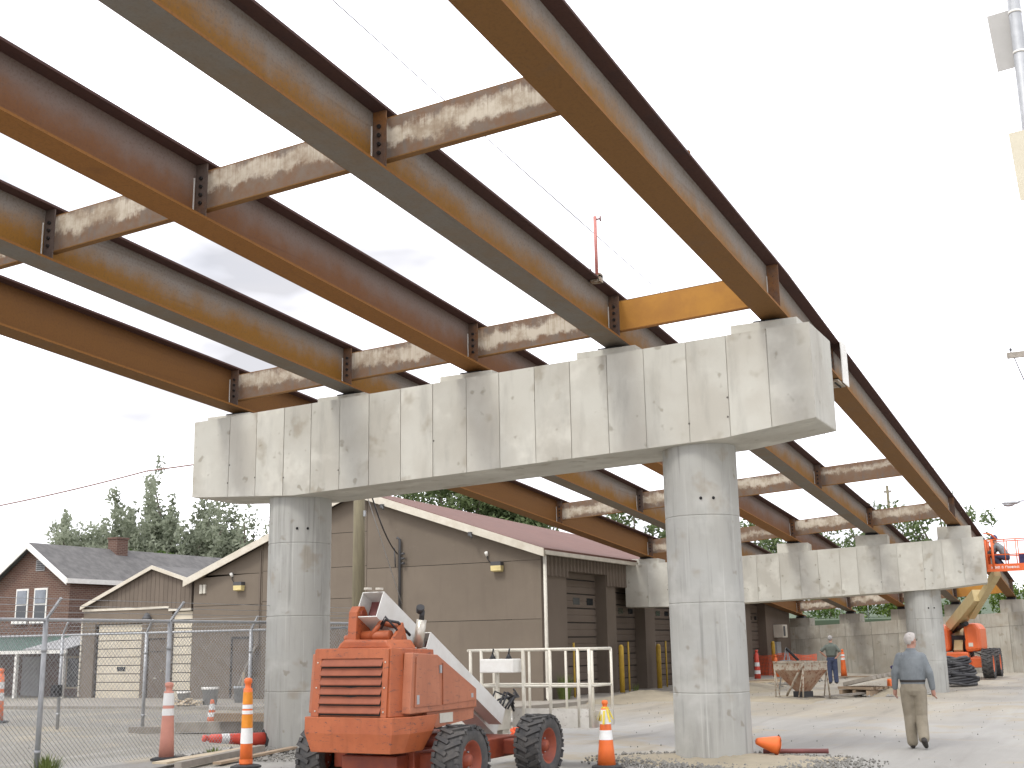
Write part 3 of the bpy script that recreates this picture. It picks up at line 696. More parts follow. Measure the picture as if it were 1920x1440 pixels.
for k in range(14): m.box(-2.56, -2.5, -.04, .0, .1+k*.2, .27+k*.2)
m.build('corner_trim', 'trim', sg)
# ================================================================== BRICK HOUSE
H = thing('brick_house', 'narrow two-storey brick house with dark shingle roof and white windows', 'house', (-36.6, 18, -.35))
def hz(z): return z+.35
m = MB(); m.prism([(-2.05, 0), (2.1, 0), (2.1, hz(4.62)), (-.1, hz(6.0)), (-2.05, hz(4.62))], 'y', 0, 16); m.build('wall', 'brick', H)
for s in (-1, 1):
    e = s*2.35-.05; ze = hz(4.45)
    m = MB(); m.prism([(-.1, hz(6.02)), (e, ze), (e, ze+.1), (-.1, hz(6.12))], 'y', -.35, 16.3); rf = m.build('roof_slope', 'shingle', H)
    m = MB(); m.prism([(-.1, hz(5.86)), (e, ze-.14), (e, ze+.11), (-.1, hz(6.13))], 'y', -.40, -.352); m.build('barge_board', 'white_paint', H)
    x0, x1 = sorted((e, e+s*.06)); m = MB(); m.box(x0, x1, -.39, 16.3, ze-.08, ze+.11); m.build('fascia', 'white_paint', H)
    if s > 0:
        m = MB(); m.box(-.2, .35, 4.1, 4.75, hz(5.4), hz(6.55)); ch = m.build('chimney', 'brick', rf)
        m = MB(); m.box(-.24, .39, 4.06, 4.79, hz(6.55), hz(6.63)); m.build('cap', 'brick', ch)
for (x0, x1) in ((-.96, -.24), (.1, .86)):
    z0, z1 = hz(2.95), hz(4.25)
    m = MB(); m.box(x0, x1, -.03, .1, z0, z1); wn = m.build('window', 'white_paint', H)
    m = MB(); m.box(x0+.08, x1-.08, -.045, -.02, z0+.08, (z0+z1)/2-.03); m.build('pane', 'glass_dark', wn)
    m = MB(); m.box(x0+.08, x1-.08, -.055, -.02, (z0+z1)/2+.03, z1-.08); m.build('pane', 'glass_win', wn)
    m = MB(); m.box(x0-.08, x1+.08, -.12, .02, z0-.12, z0-.002); m.build('sill', 'white_paint', wn)
m = MB(); m.box(.1, .6, -.03, .05, hz(4.95), hz(5.4)); v_ = m.build('attic_vent', 'porchgrey', H)
m = MB()
for k in range(5): m.box(.14, .56, -.05, -.03, hz(5.0)+k*.075, hz(5.04)+k*.075)
m.build('louver', 'darkgrey', v_)
m = MB(); m.prism([(-.01, hz(2.3)), (-2.5, hz(1.78)), (-2.5, hz(1.70)), (-.01, hz(2.2))], 'x', -5, 4.6); m.build('porch_roof', 'porchgreen', H)
m = MB(); m.prism([(-.005, hz(2.32)), (-2.52, hz(1.80)), (-2.52, hz(1.76)), (-.005, hz(2.28))], 'x', 2.6, 4.9); m.build('porch_roof', 'porchgrey', H)
m = MB(); m.box(-5, 4.9, -2.54, -2.46, hz(1.62), hz(1.75)); m.build('porch_beam', 'white_paint', H)
for x in (-3.2, -.4, 2.2, 4.7):
    m = MB(); m.box(x-.06, x+.06, -2.5, -2.38, 0, hz(1.65)); m.build('porch_post', 'white_paint', H)
m = MB(); m.box(2.2, 3.1, -.04, .02, hz(.25), hz(1.5)); wn = m.build('window', 'wood_pale', H)
m = MB(); m.box(2.28, 3.02, -.05, -.02, hz(.32), hz(1.42)); m.build('pane', 'glass_dark', wn)
m = MB(); m.box(-.3, .7, -.04, .02, 0, hz(1.5)); m.build('door', 'porchgrey', H)
m = MB(); m.box(2.1, 5.2, -.01, .3, 0, hz(2.2)); m.build('wall_extension', 'brick', H)
# white low garden wall in front of the porch
t = MB(); t.box(-2.0, 2.0, -.1, .1, -.1, .5).box(-2.05, -1.75, -.14, .14, -.1, .66).box(1.75, 2.05, -.14, .14, -.1, .66)
T(t.build('garden_wall', 'white_paint', loc=(-30.6-3.5, 12.2, 0)), 'low white garden wall in front of the brick house porch', 'wall')
# ================================================================== CHAIN-LINK FENCES
def fence(A, B_, posts, h, label, arm, dx=.075, low=False):
    A, B_ = Vector(A), Vector(B_); d = (B_-A); Lg = d.length; d.normalize()
    t = thing('chain_link_fence', label, 'fence', A)
    m = MB(); m.tube([d*0+Vector((0, 0, h)), d*Lg+Vector((0, 0, h))], .024, 8); m.build('top_rail', 'galv', t)
    m = MB(); m.tube([d*0+Vector((0, 0, h)), d*0+Vector((0, 0, h))+d*.01], .01, 4)
    m = MB(); nrm = Vector((-d.y, d.x, 0))*.028; r = .0034
    hh = h-.03; n = int((Lg+hh)/dx)
    for s in (0, 1):
        for k in range(n):
            x0 = k*dx-(hh if s == 0 else 0); x1 = x0+hh
            a, b, za, zb_ = x0, x1, 0, hh
            if s: za, zb_ = hh, 0
            if a < 0: za += (zb_-za)*(0-a)/(b-a); a = 0
            if b > Lg: zb_ = za+(zb_-za)*(Lg-a)/(b-a); b = Lg
            if b-a < .02: continue
            m.tube([d*a+nrm+Vector((0, 0, za+.03)), d*b+nrm*(1.15 if s else .85)+Vector((0, 0, zb_+.03))], r, 3, False)
    o = m.build('wire_mesh', 'wire_galv', t); o['kind'] = 'stuff'
    for k in range(3):
        m = MB(); m.tube([Vector(arm)*(.35+.3*k)+Vector((0, 0, h)), d*Lg+Vector(arm)*(.35+.3*k)+Vector((0, 0, h))], .005, 4); m.build('barbed_wire', 'wire_galv', t)
    for p in posts:
        q = d*p; m = MB(); m.tube([q+Vector((0, 0, -.1)), q+Vector((0, 0, h+.02))], .036, 10); ps = m.build('post', 'galv', t)
        m = MB(); m.beam(q+Vector((0, 0, h)), q+Vector((0, 0, h))+Vector(arm), .035, .03); m.build('barb_arm', 'galv', ps)
        for zc in (.28, h-.45): m = MB(); m.tube([q+Vector((0, 0, zc)), q+Vector((0, 0, zc+.05))], .044, 10); m.build('clamp', 'galv', ps)
    return t
fence((-10.15, -9.5, 0), (-10.15, 3.05, 0), (2.3, 5.0, 7.5, 10.0, 12.55), 2.13, 'near chain-link fence running alongside the bridge, left of the boom lift', (.28, .0, .3))
fence((-26, 3.05, 0), (-10.2, 3.05, 0), (2.3, 5.1, 7.84, 10.41, 13.32), 2.05, 'far chain-link fence crossing the lot in front of the brick house', (.25, -.1, .28))
m = MB(); m.box(-.11, .11, -.09, .05, -.13, .13); m.cyl((0, -.09, .0), (0, -.13, .0), .05); T(m.build('lock_box', 'black', loc=(-18.16, 2.98, .82)), 'small black box fixed to a far fence post', 'box')
# ================================================================== POLES, WIRES, LAMPS
t = thing('utility_pole', 'mossy wooden utility pole standing between the fence and the garage gable', 'pole', (-14.1, 8.95, 0))
m = MB(); m.tube([(0, 0, -.2), (0, 0, 4), (0, 0, 7.2)], [.175, .16, .14], 14); m.build('shaft', 'pole_wood', t)
m = MB(); m.box(.13, .2, -.03, .03, 5.0, 5.15).box(.13, .2, -.03, .03, 6.3, 6.45); m.build('bracket', 'galv', t)
def wire(name, pts, r, mat, label, sag=.0, n=12):
    P = []
    for a, b in zip(pts, pts[1:]):
        a, b = Vector(a), Vector(b)
        for k in range(n): f = k/n; P.append(a+(b-a)*f-Vector((0, 0, sag*4*f*(1-f))))
    P.append(Vector(pts[-1])); o = P[0].copy(); m = MB(); m.tube([p-o for p in P], r, 5); return T(m.build(name, mat, loc=o), label, 'cable')
wire('service_cable', [(-14.0, 8.95, 6.4), (-16.75, 14.86, 4.5)], .022, 'cable_black', 'black service cable sagging from the wooden pole to the garage mast', .35)
wire('guy_wire', [(-14.0, 8.95, 5.9), (-16.6, 14.9, 2.95)], .012, 'galv', 'thin pale guy wire slanting from wooden pole down the garage gable')
wire('flagged_cable', [(-40, 10.3, 6.2), (-29.1, 10, 6.42), (-22.4, 9.7, 6.98), (-14.1, 8.95, 7.1)], .026, 'cable_pink', 'reddish cable strung from the left edge to the near pier above the trees', .04)
wire('overhead_wire', [(-14.6, 6, 19.8), (-11.3, 70, 12.15)], .016, 'darkgrey', 'thin overhead wire crossing the sky between the two right girders', .25, 24)
t = thing('utility_pole', 'tall utility pole with crossarm at the right edge of the picture', 'pole', (2.3, 30, 0))
m = MB(); m.tube([(0, 0, -.2), (0, 0, 12.6)], [.17, .12], 12); m.build('shaft', 'pole_wood', t)
m = MB(); m.box(-1.9, 1.9, -.06, .06, 11.75, 11.97); m.build('crossarm', 'wood_grey', t)
for x in (-1.75, -1.0, 1.0, 1.75):
    m = MB(); m.lathe([(.02, 0), (.02, .06), (.05, .07), (.05, .13), (.03, .17)], 10, (x, 0, 11.97)); m.build('insulator', 'darkgrey', t)
m = MB(); m.tube([(-1.65, 0, 11.75), (-1.5, 0, 11.2), (-1.2, 0, 10.2), (-.9, 0, 9.2)], .022, 6); m.build('drop_wire', 'darkgrey', t)
t = thing('street_lamp', 'grey cobra-head street lamp hanging into the right edge', 'street lamp', (3.2, 30.5, 0))
m = MB(); m.tube([(0, 0, -.1), (0, 0, 6.1), (-.3, 0, 6.45), (-2.6, 0, 6.5), (-3.0, 0, 6.48)], [.09, .07, .05, .035, .03], 10); m.build('arm', 'galv', t)
m = MB(); m.ellipsoid((-3.25, 0, 6.44), (.32, .14, .075)); m.ellipsoid((-3.32, 0, 6.38), (.2, .12, .08)); m.build('lamp_head', 'galv', t)
t = thing('sign_pole', 'metal pole with two sign panels seen from behind at right edge', 'sign', (3.495, -8, 0))
m = MB(); m.tube([(0, 0, -.1), (0, 0, 7.5)], .045, 14); m.build('pole', 'galv', t)
m = MB(); m.obox((-.08, .06, 5.98), (.20, .006, .46), Matrix.Rotation(R(-4), 3, 'Y')); m.build('sign_panel', 'sign_back', t, bevel=.002)
m = MB(); m.obox((.02, -.06, 4.95), (.28, .006, .52), Matrix.Rotation(R(-3), 3, 'Y')); m.build('sign_panel', 'sign_cream', t, bevel=.002)
for z in (5.82, 6.14):
    m = MB(); m.tube([(0, 0, z), (0, 0, z+.018)], .0475, 14); m.build('strap', 'white_paint', t)
# ================================================================== TREES
def foliage(name, mat, parent, clumps, per, size, drop=.0):
    C_ = []; 
    for (c, r) in clumps:
        n = max(6, int(per*(r[0]*r[1]*r[2])**.6)); d = rng.normal(size=(n, 3)); d /= np.linalg.norm(d, axis=1)[:, None]
        rad = rng.random(n)**.45; C_.append(np.array(c)+d*rad[:, None]*np.array(r))
    C_ = np.concatenate(C_); n = len(C_)
    a = rng.normal(size=(n, 3)); a /= np.linalg.norm(a, axis=1)[:, None]; b = rng.normal(size=(n, 3)); b -= a*(a*b).sum(1)[:, None]; b /= np.linalg.norm(b, axis=1)[:, None]
    s = size*(.6+.8*rng.random((n, 1))); l = a*s; wv = b*s*.42
    nn = np.cross(a, b)*s*.16
    V = np.stack([C_-l, C_-wv+nn, C_+l, C_+wv+nn], 1).reshape(-1, 3)
    me = bpy.data.meshes.new(name); me.vertices.add(4*n); me.vertices.foreach_set('co', V.ravel().astype(np.float32))
    me.loops.add(4*n); me.loops.foreach_set('vertex_index', np.arange(4*n, dtype=np.int32)); me.polygons.add(n)
    me.polygons.foreach_set('loop_start', np.arange(0, 4*n, 4, dtype=np.int32)); me.polygons.foreach_set('loop_total', np.full(n, 4, np.int32)); me.update(); me.validate()
    me.materials.append(MAT[mat]); o = bpy.data.objects.new(name, me); COL.objects.link(o); o.parent = parent; return o
def tree(loc, H_, W_, label, mat, style='round', per=150, leaf=.16, base=.3, nc=34, group='trees behind the buildings'):
    t = thing('tree', label, 'tree', loc, 0, group); cl = []; limbs = []
    for k in range(nc):
        if style == 'spire':   # feathery plumes rising outward from the trunk
            a = random.uniform(0, 2*math.pi); r_q = math.sqrt(random.random())
            tip = Vector((W_*r_q*math.cos(a), .7*W_*r_q*math.sin(a), H_*(1-.25*r_q**2)*random.uniform(.66, 1.02)))
            st = Vector((tip.x*.35, tip.y*.35, H_*base*random.uniform(.8, 1.6))); n = 8
            for q in range(n):
                f = q/(n-1); c = st+(tip-st)*f; c.x += .4*W_*.35*f*(1-f)*math.cos(a)*2; s = 1-.6*f
                cl.append(((c.x+random.uniform(-.25, .25), c.y+random.uniform(-.25, .25), c.z), (.95*s, .95*s, (tip.z-st.z)/n*.8+.1)))
            limbs.append(tuple(st+(tip-st)*.85))
        else:
            u_, v_ = random.uniform(0, 2*math.pi), random.uniform(-.5, 1)
            q = math.sqrt(1-v_*v_); rr = random.uniform(.45, 1)**.6
            c = (W_*q*math.cos(u_)*rr, W_*.8*q*math.sin(u_)*rr, H_*(base+1)/2+v_*rr*H_*(1-base)/2)
            s = random.uniform(.16, .3)*W_; cl.append((c, (s, s, s*.75)))
            if k % 3 == 0: limbs.append(c)
    m = MB(); tt = .5 if style == 'spire' else .75; m.tube([(0, 0, -.3), (.05*W_, 0, H_*base*.6), (0, 0, H_*tt)], [.026*H_, .02*H_, .004*H_], 10); m.build('trunk', 'bark', t)
    m = MB()
    for c in limbs[:16]: m.tube([(0, 0, H_*base*random.uniform(.5, 1)), (c[0]*.55, c[1]*.55, c[2]*.72), c], [.012*H_, .008*H_, .003*H_], 6)
    m.build('limbs', 'bark', t)
    foliage('crown', mat, t, cl, per, leaf); return t
tree((-58.0, 41, 0), 11.2, 6.0, 'feathery silver-green tree at far left behind the brick house', 'leaf_silver', 'spire', 170, .18, .25, 46)
tree((-49.6, 40, 0), 13.0, 6.2, 'tall feathery silver-green tree behind the chimney of the brick house', 'leaf_silver', 'spire', 170, .18, .25, 60)
tree((-43.8, 40, 0), 11.0, 3.2, 'thin silver-green tree between brick house and garage roof', 'leaf_silver', 'spire', 110, .16, .25, 24)
tree((-55, 39, 0), 9.3, 5.6, 'broad grey-green tree mass behind the brick house roof', 'leaf_silver', 'round', 200, .19, .2, 60)
tree((-48, 39.5, 0), 9.6, 4.6, 'broad grey-green tree mass behind the small garage', 'leaf_silver', 'round', 200, .19, .2, 50)
tree((-46.5, 36, 0), 7.4, 3.4, 'dark green leafy tree above the small garage roof', 'leaf_green', 'round', 330, .17, .2, 30)
tree((-51.5, 37.5, 0), 7.6, 3.6, 'dark green bushy tree behind the roof ridge of the brick house', 'leaf_green', 'round', 330, .17, .2, 30)
tree((-50.5, 24, 0), 4.6, 2.6, 'low green tree at the left edge beside the brick house', 'leaf_green', 'round', 300, .15, .1, 24)
tree((-36.0, 52, 0), 13.2, 6.0, 'broad green tree rising behind the red-brown garage roof', 'leaf_mid', 'round', 260, .19, .3, 46)
tree((-29.5, 68, 0), 12.2, 4.2, 'green tree seen beside the right column of the near pier', 'leaf_mid', 'round', 140, .2, .3, 34)
tree((-21, 66, 2.5), 7.6, 3.6, 'green tree seen between girders right of the near column', 'leaf_mid', 'round', 150, .2, .3, 30)
tree((-14.6, 64, 2.5), 6.8, 3.2, 'loose green tree behind the far pier cap', 'leaf_mid', 'round', 85, .19, .3, 28)
tree((-10.6, 63, 2.5), 7.9, 2.7, 'open-crowned green tree above the far pier left of the tall one', 'leaf_mid', 'round', 75, .18, .3, 26)
tree((-6.6, 62, 2.5), 8.2, 3.0, 'open-crowned green tree above the right end of the far pier', 'leaf_mid', 'round', 75, .18, .3, 30)
for k, (x, y, h, w_) in enumerate(((-17, 52, 2.6, 2.2), (-13, 52.5, 2.8, 2.4), (-9.2, 53, 2.6, 2.2), (-5.5, 53.5, 2.4, 2.2), (-1.8, 55, 2.6, 2.4), (2.5, 56, 3.0, 2.6), (7, 57, 3.2, 2.6))):
    sh = thing('shrub', f'green shrub on the bank above the abutment, {["nearest the garage end", "second from the garage end", "third from the garage end", "middle one of the row", "fifth from the garage end", "second from the right end", "at the right end"][k]}', 'shrub', (x, y, 2.6), 0, 'shrubs above the abutment')
    foliage('leaves', 'leaf_green' if k % 2 else 'leaf_bright', sh, [((random.uniform(-w_, w_)*.7, random.uniform(-.6, .6), random.uniform(.3, h*.8)), (.7, .6, .55)) for _ in range(14)], 260, .12)
far = MB()
t = thing('pole', 'thin distant pole among the trees above the far pier', 'pole', (-11.3, 70, 2)); m = MB(); m.tube([(0, 0, 0), (0, 0, 10.2)], [.12, .09], 8); m.build('shaft', 'pole_wood', t); m = MB(); m.box(-.25, .25, -.05, .05, 9.7, 9.85); m.build('crossarm', 'wood_grey', t)
# weeds
def weed(loc, s, label, n=60, h=.35):
    t = thing('weed', label, 'weed', loc); m = MB()
    for k in range(n):
        a = random.uniform(0, 6.28); l = random.uniform(.4, 1)*h; r = random.uniform(0, s*.4); x, y = r*math.cos(a), r*math.sin(a); d = Vector((math.cos(a), math.sin(a), 0))*random.uniform(.1, .5)*s
        pr = Vector((-d.y, d.x, 0)).normalized()*.006
        b0 = Vector((x, y, 0)); b1 = b0+d*.5+Vector((0, 0, l*.7)); b2 = b0+d+Vector((0, 0, l)); m.add([b0-pr, b0+pr, b1+pr, b1-pr, b2], [(0, 1, 2, 3), (3, 2, 4)])
    m.build('blades', 'grass', t)
weed((-10.0, -4.45, 0), .4, 'tuft of bright green grass at the foot of the near fence', 150, .3)
weed((-9.7, -1.35, 0), .3, 'small weed clump beside the fallen red cone', 45, .16)
weed((-11.55, 15.9, 0), .5, 'dark green weed at the corner of the garage beside downspout', 260, .85)
weed((-11.6, 21.6, 0), .25, 'small weed sprouting by the first yellow bollard', 40, .35)
# ================================================================== BOOM LIFTS
def make_wheel(parent, loc, r, wd, rimmat, side, name='wheel'):
    w = empty(name, loc); w.parent = parent
    m = MB(); h = wd/2
    m.lathe([(r*.56, -h*.82), (r*.66, -h*.95), (r*.84, -h), (r*.93, -h*.86), (r*.95, -h*.5), (r*.955, 0), (r*.95, h*.5), (r*.93, h*.86), (r*.84, h), (r*.66, h*.95), (r*.56, h*.82)], 40, axis='x', caps=False)
    n = 18
    for k in range(n):
        for s in (-1, 1):
            a = 2*math.pi*(k+(.5 if s > 0 else 0))/n; c = Vector((s*h*.46, math.cos(a)*r*.965, math.sin(a)*r*.965))
            rot = Matrix.Rotation(a, 3, 'X') @ Matrix.Rotation(s*R(24), 3, 'Y').inverted() if False else Matrix.Rotation(a, 3, 'X') @ Matrix.Rotation(s*R(24), 3, Vector((0, 1, 0)))
            m.obox(c, (wd*.6, r*.085, r*.12), rot)
            c2_ = Vector((s*h*.9, math.cos(a+s*.0+.11)*r*.93, math.sin(a+.11)*r*.93)); m.obox(c2_, (wd*.13, r*.12, r*.13), Matrix.Rotation(a+.11, 3, 'X'))
    m.build('tyre', 'tyre', w)
    m = MB(); x = side*h
    m.lathe([(r*.575, x*.84), (r*.53, x*.8), (r*.47, x*.25), (r*.34, x*.15), (r*.24, x*.2), (r*.2, x*.3), (r*.17, x*.72), (r*.01, x*.76)], 28, axis='x', caps=False); rim = m.build('rim', rimmat, w)
    m = MB()
    for k in range(8): a = k*math.pi/4; m.cyl((x*.14, math.cos(a)*r*.3, math.sin(a)*r*.3), (x*.3, math.cos(a)*r*.3, math.sin(a)*r*.3), r*.03, n=6)
    m.build('lug_nuts', 'galv', rim)
    return w
def boomlift():
    t = thing('boom_lift', 'weathered orange boom lift with white boom in front of the near pier', 'boom lift', (-4.25, -3.45, 0))
    for (x, y) in ((.95, -1.02), (-.95, -1.02), (.92, 1.05), (-.92, 1.05)): make_wheel(t, (x, y, .385), .39, .34, 'lift_red', 1 if x > 0 else -1)
    m = MB(); m.box(-.46, .46, -1.25, 1.35, .24, .49); m.box(-.75, .75, -1.14, -.9, .27, .46).box(-.75, .75, .93, 1.17, .27, .46); m.box(-.38, .38, -1.5, -1.25, .27, .45); m.build('chassis', 'lift_red', t, bevel=.015)
    m = MB(); m.tube([(-.6, -1.28, .5), (-.3, -1.33, .47), (-.1, -1.36, .5), (.2, -1.33, .47)], .02, 6); m.tube([(-.5, -1.26, .42), (-.2, -1.3, .5), (.1, -1.34, .46), (.4, -1.28, .5)], .014, 6); m.build('hoses', 'cable_black', t)
    m = MB(); m.lathe([(.46, .49), (.46, .6), (.4, .64)], 32, (0, -.35, 0)); m.build('turntable', 'lift_red', t)
    # counterweight skirt
    m = MB(); xl, xr = -.62, .68
    m.add([(xl, -1.9, .9), (xr-.08, -1.93, .9), (xr+.02, -1.72, .9), (xr+.02, -1.1, .9), (xl-.02, -1.1, .9), (xl+.08, -1.88, .51), (xr-.13, -1.9, .51), (xr-.06, -1.72, .51), (xr-.06, -1.32, .51), (xl+.05, -1.32, .51),
           (xl, -1.9, .72), (xr-.08, -1.93, .72), (xr+.02, -1.72, .72), (xr+.02, -1.22, .72), (xl-.02, -1.22, .72)],
          [(4, 3, 2, 1, 0), (5, 6, 7, 8, 9), (0, 1, 11, 10), (10, 11, 6, 5), (1, 2, 12, 11), (11, 12, 7, 6), (2, 3, 13, 12), (12, 13, 8, 7), (3, 4, 14, 13), (13, 14, 9, 8), (4, 0, 10, 14), (14, 10, 5, 9)])
    m.build('counterweight', 'lift_orange', t, bevel=.008)
    # hood
    m = MB(); m.add([(-.57, -1.86, .902), (.54, -1.893, .902), (.6, -1.70, .902), (.6, -.95, .902), (-.57, -.95, .902), (-.55, -1.80, 1.66), (.52, -1.833, 1.66), (.57, -1.68, 1.65), (.57, -1.0, 1.63), (-.55, -1.0, 1.63)],
                    [(4, 3, 2, 1, 0), (5, 6, 7, 8, 9), (0, 1, 6, 5), (1, 2, 7, 6), (2, 3, 8, 7), (3, 4, 9, 8), (4, 0, 5, 9)])
    hood = m.build('hood', 'lift_orange', t, bevel=.008)
    fy = lambda x, z: -1.862-.031*(x+.55)+.06*(z-.902)/.758
    # louvre opening: dark back plate, frame strips, slats
    x0, x1, z0, z1 = -.44, .43, .915, 1.535
    m = MB(); m.add([(x0, fy(x0, z0)-.004, z0), (x1, fy(x1, z0)-.004, z0), (x1, fy(x1, z1)-.004, z1), (x0, fy(x0, z1)-.004, z1)], [(0, 1, 2, 3)]); m.build('grille_back', 'gap_dark', hood)
    m = MB()
    def strip(a, b, c, d): 
        P = [(a, c), (b, c), (b, d), (a, d)]; m.add([(x, fy(x, z)-.02, z) for x, z in P]+[(x, fy(x, z)+.01, z) for x, z in P], MB.BF)
    strip(x0-.1, x0, z0-.012, z1+.01); strip(x1, x1+.075, z0-.012, z1+.01); strip(x0-.1, x1+.075, z1+.011, z1+.11); m.build('grille_frame', 'lift_orange', hood)
    m = MB()
    for (x, z) in ((x0-.05, 1.5), (x0-.05, 1.22), (x0-.05, .96), (x1+.035, 1.5), (x1+.035, 1.22), (x1+.035, .96)): m = MB(); m.ellipsoid((x, fy(x, z)-.022, z), (.011, .007, .011), 8, 5); m.build('frame_screw', 'chrome', hood)
    n = 6; hs = (z1-z0)/n
    for k in range(n):
        za, zb_ = z0+k*hs, z0+(k+1)*hs+.012; m = MB()
        prof = [(0, za+.034, -.050), (0, za+.024, -.046), (0, zb_-.02, -.010), (0, zb_-.008, -.006)]
        N = 8; vs = []
        for q in range(N+1):
            x = x0+.004+(x1-x0-.008)*q/N; dent = .005*math.exp(-((x+.02)/.12)**2)*(1 if k in (1, 2) else .2)
            for (_, z, d) in prof: vs.append((x, fy(x, z)+d+dent, z-dent*.3))
        fs = []
        for q in range(N):
            for j in range(3): a = q*4+j; fs.append((a, a+4, a+5, a+1))
        m.add(vs, fs, False); m.build('louver_slat', 'lift_louver', hood)
    # side cabinets
    for s in (1, -1):
        a, b = sorted((s*.58 if s > 0 else -.53, s*.70))
        m = MB(); m.prism([(-1.72, .93), (-1.72, .98), (-1.66, 1.6), (-1.12, 1.57), (-.2, 1.15), (-.2, .93)], 'x', a, b); cb_ = m.build('cabinet', 'lift_panel', t, bevel=.01)
        if s > 0:
            m = MB(); m.prism([(-1.64, 1.0), (-1.6, 1.55), (-1.15, 1.53), (-1.08, 1.0)], 'x', .702, .714); dp = m.build('cabinet_door', 'lift_panel', cb_)
            m = MB(); m.prism([(-1.02, 1.0), (-1.02, 1.47), (-.25, 1.13), (-.24, 1.02)], 'x', .702, .714); m.build('cabinet_door', 'lift_panel', cb_)
            for (ya, yb, za, zb_) in ((-1.6, -1.55, 1.03, 1.13), (-1.09, -1.05, 1.36, 1.45), (-.36, -.31, 1.05, 1.1)): m = MB(); m.box(.70, .717, ya, yb, za, zb_); m.build('latch', 'galv', cb_)
    m = MB(); m.prism([(-1.3, .87), (-1.1, .74), (-.22, .80), (-.2, .928), (-1.3, .928)], 'x', -.5, .66); sr_ = m.build('side_rail', 'lift_panel', t)
    m = MB(); m.box(.662, .666, -1.02, -.72, .79, .90); m.build('data_plate', 'gutter', sr_)
    # top: cover, filler cap
    m = MB(); m.prism([(-.42, 1.64), (.38, 1.64), (.30, 1.75), (-.30, 1.76), (-.36, 1.72)], 'y', -1.6, -1.05); m.build('engine_cover', 'lift_orange', t, bevel=.03)
    m = MB(); m.lathe([(.035, 1.63), (.035, 1.74), (.075, 1.745), (.075, 1.80), (.05, 1.815)], 18, (-.42, -1.3, 0)); m.build('filler_cap', 'lift_orange', t)
    # mast bracket
    for (xx, w_) in ((-.36, .12),):
        m = MB(); m.prism([(-1.45, 1.7), (-1.42, 2.08), (-1.36, 2.15), (-1.26, 2.15), (-1.2, 2.08), (-1.08, 1.7)], 'x', xx, xx+w_); bk_ = m.build('mast_bracket', 'lift_orange', t, bevel=.01)
        m = MB(); m.cyl((xx-.02, -1.31, 2.06), (xx+w_+.02, -1.31, 2.06), .045); m.build('pivot_pin', 'lift_red', bk_)
    m = MB(); m.cyl((-.28, -1.3, 1.8), (.16, -1.3, 1.8), .06); m.prism([(-1.4, 1.72), (-1.15, 1.95), (-1.05, 1.72)], 'x', .2, .24); m.tube([(-.1, -1.34, 1.78), (.02, -1.3, 1.95), (.1, -1.0, 1.9)], .035, 8); m.build('knuckle', 'lift_orange', t)
    m = MB(); m.tube([(.02, -1.3, 1.88), (.1, -1.32, 1.98), (.2, -1.2, 1.95), (.24, -1.0, 1.8)], .018, 6); m.tube([(.05, -1.34, 1.93), (.12, -1.36, 2.02), (.22, -1.25, 1.86)], .014, 6); m.build('hoses', 'cable_black', t)
    m = MB(); m.cyl((.30, -.93, 1.58), (.33, -.93, 1.66), .03); m.cyl((.31, -.93, 1.66), (.36, -.93, 1.98), .062, .062); mf = m.build('exhaust_muffler', 'chrome', t)
    m = MB(); m.cyl((.36, -.93, 1.98), (.37, -.93, 2.09), .032); m.cyl((.34, -.93, 2.08), (.37, -.97, 2.13), .05); m.build('exhaust_tip', 'black', mf)
    # boom (hollow box ends)
    def box_boom(a, b, w_, h_, name, mat):
        a, b = Vector(a), Vector(b); d = (b-a).normalized(); sd_ = Vector((1, 0, 0)); up = sd_.cross(d); tk = .012
        m = MB()
        for s in (-1, 1):
            o = sd_*(s*(w_/2-tk/2)); m.beam(a+o, b+o, tk, h_, up)
            o = up*(s*(h_/2-tk/2)); m.beam(a+o, b+o, w_-2*tk, tk, up)
        bo = m.build(name, mat, t); m = MB(); m.beam(a+d*.22, b-d*.01, w_-2*tk, h_-2*tk, up); m.build('shade_inset', 'rust_pipe', bo); return bo  # dark block inside stands in for the shade of the open boom end
    bo = box_boom((-.13, -1.32, 2.17), (-.13, 1.62, .60), .31, .34, 'boom', 'boom_white')
    box_boom((.17, -.62, 1.74), (.17, 1.30, .72), .2, .22, 'lower_boom', 'boom_white')
    m = MB(); m.box(-.2, -.14, -1.34, -1.26, 2.345, 2.37).box(-.06, 0, -1.3, -1.22, 2.34, 2.365); m.build('wear_pad', 'gutter', bo)
    m = MB(); m.cyl((.0, -.7, 1.55), (.02, .5, 1.0), .055); m.build('lift_cylinder', 'lift_red', t)
    # platform
    pl = empty('platform', (.2, 2.05, 0)); pl.parent = t
    X0, X1, Y0, Y1, Z0, Z1 = -.90, 1.02, 0, .78, .55, 1.59
    m = MB(); m.box(X0, X1, Y0, Y1, Z0, Z0+.05); m.build('floor', 'kickplate', pl)
    m = MB(); m.box(-.18, X1, Y0-.012, Y0-.002, Z0-.02, Z0+.24).box(X1+.002, X1+.012, Y0, Y1, Z0-.02, Z0+.2); m.build('kick_plate', 'kickplate', pl)
    m = MB()
    for z in (Z1, (Z0+Z1)/2+.02):
        m.tube([(X0, Y0, z), (X1, Y0, z), (X1, Y1, z), (X0, Y1, z), (X0, Y0, z)], .021 if z == Z1 else .018, 8)
    m.build('rail', 'basket_white', pl)
    for x in (X0+.04, X0+.22, -.42, .0, .42, .85, X1):
        m = MB(); m.box(x-.022, x+.022, Y0-.018, Y0+.018, Z0, Z1) if x in (-.42, .0) else m.tube([(x, Y0, Z0), (x, Y0, Z1)], .024, 8); m.build('rail_post', 'basket_white', pl)
    for x in (X0, -.3, .3, .72, X1):
        m = MB(); m.tube([(x, Y1, Z0), (x, Y1, Z1)], .02, 8); m.build('rail_post', 'basket_white', pl)
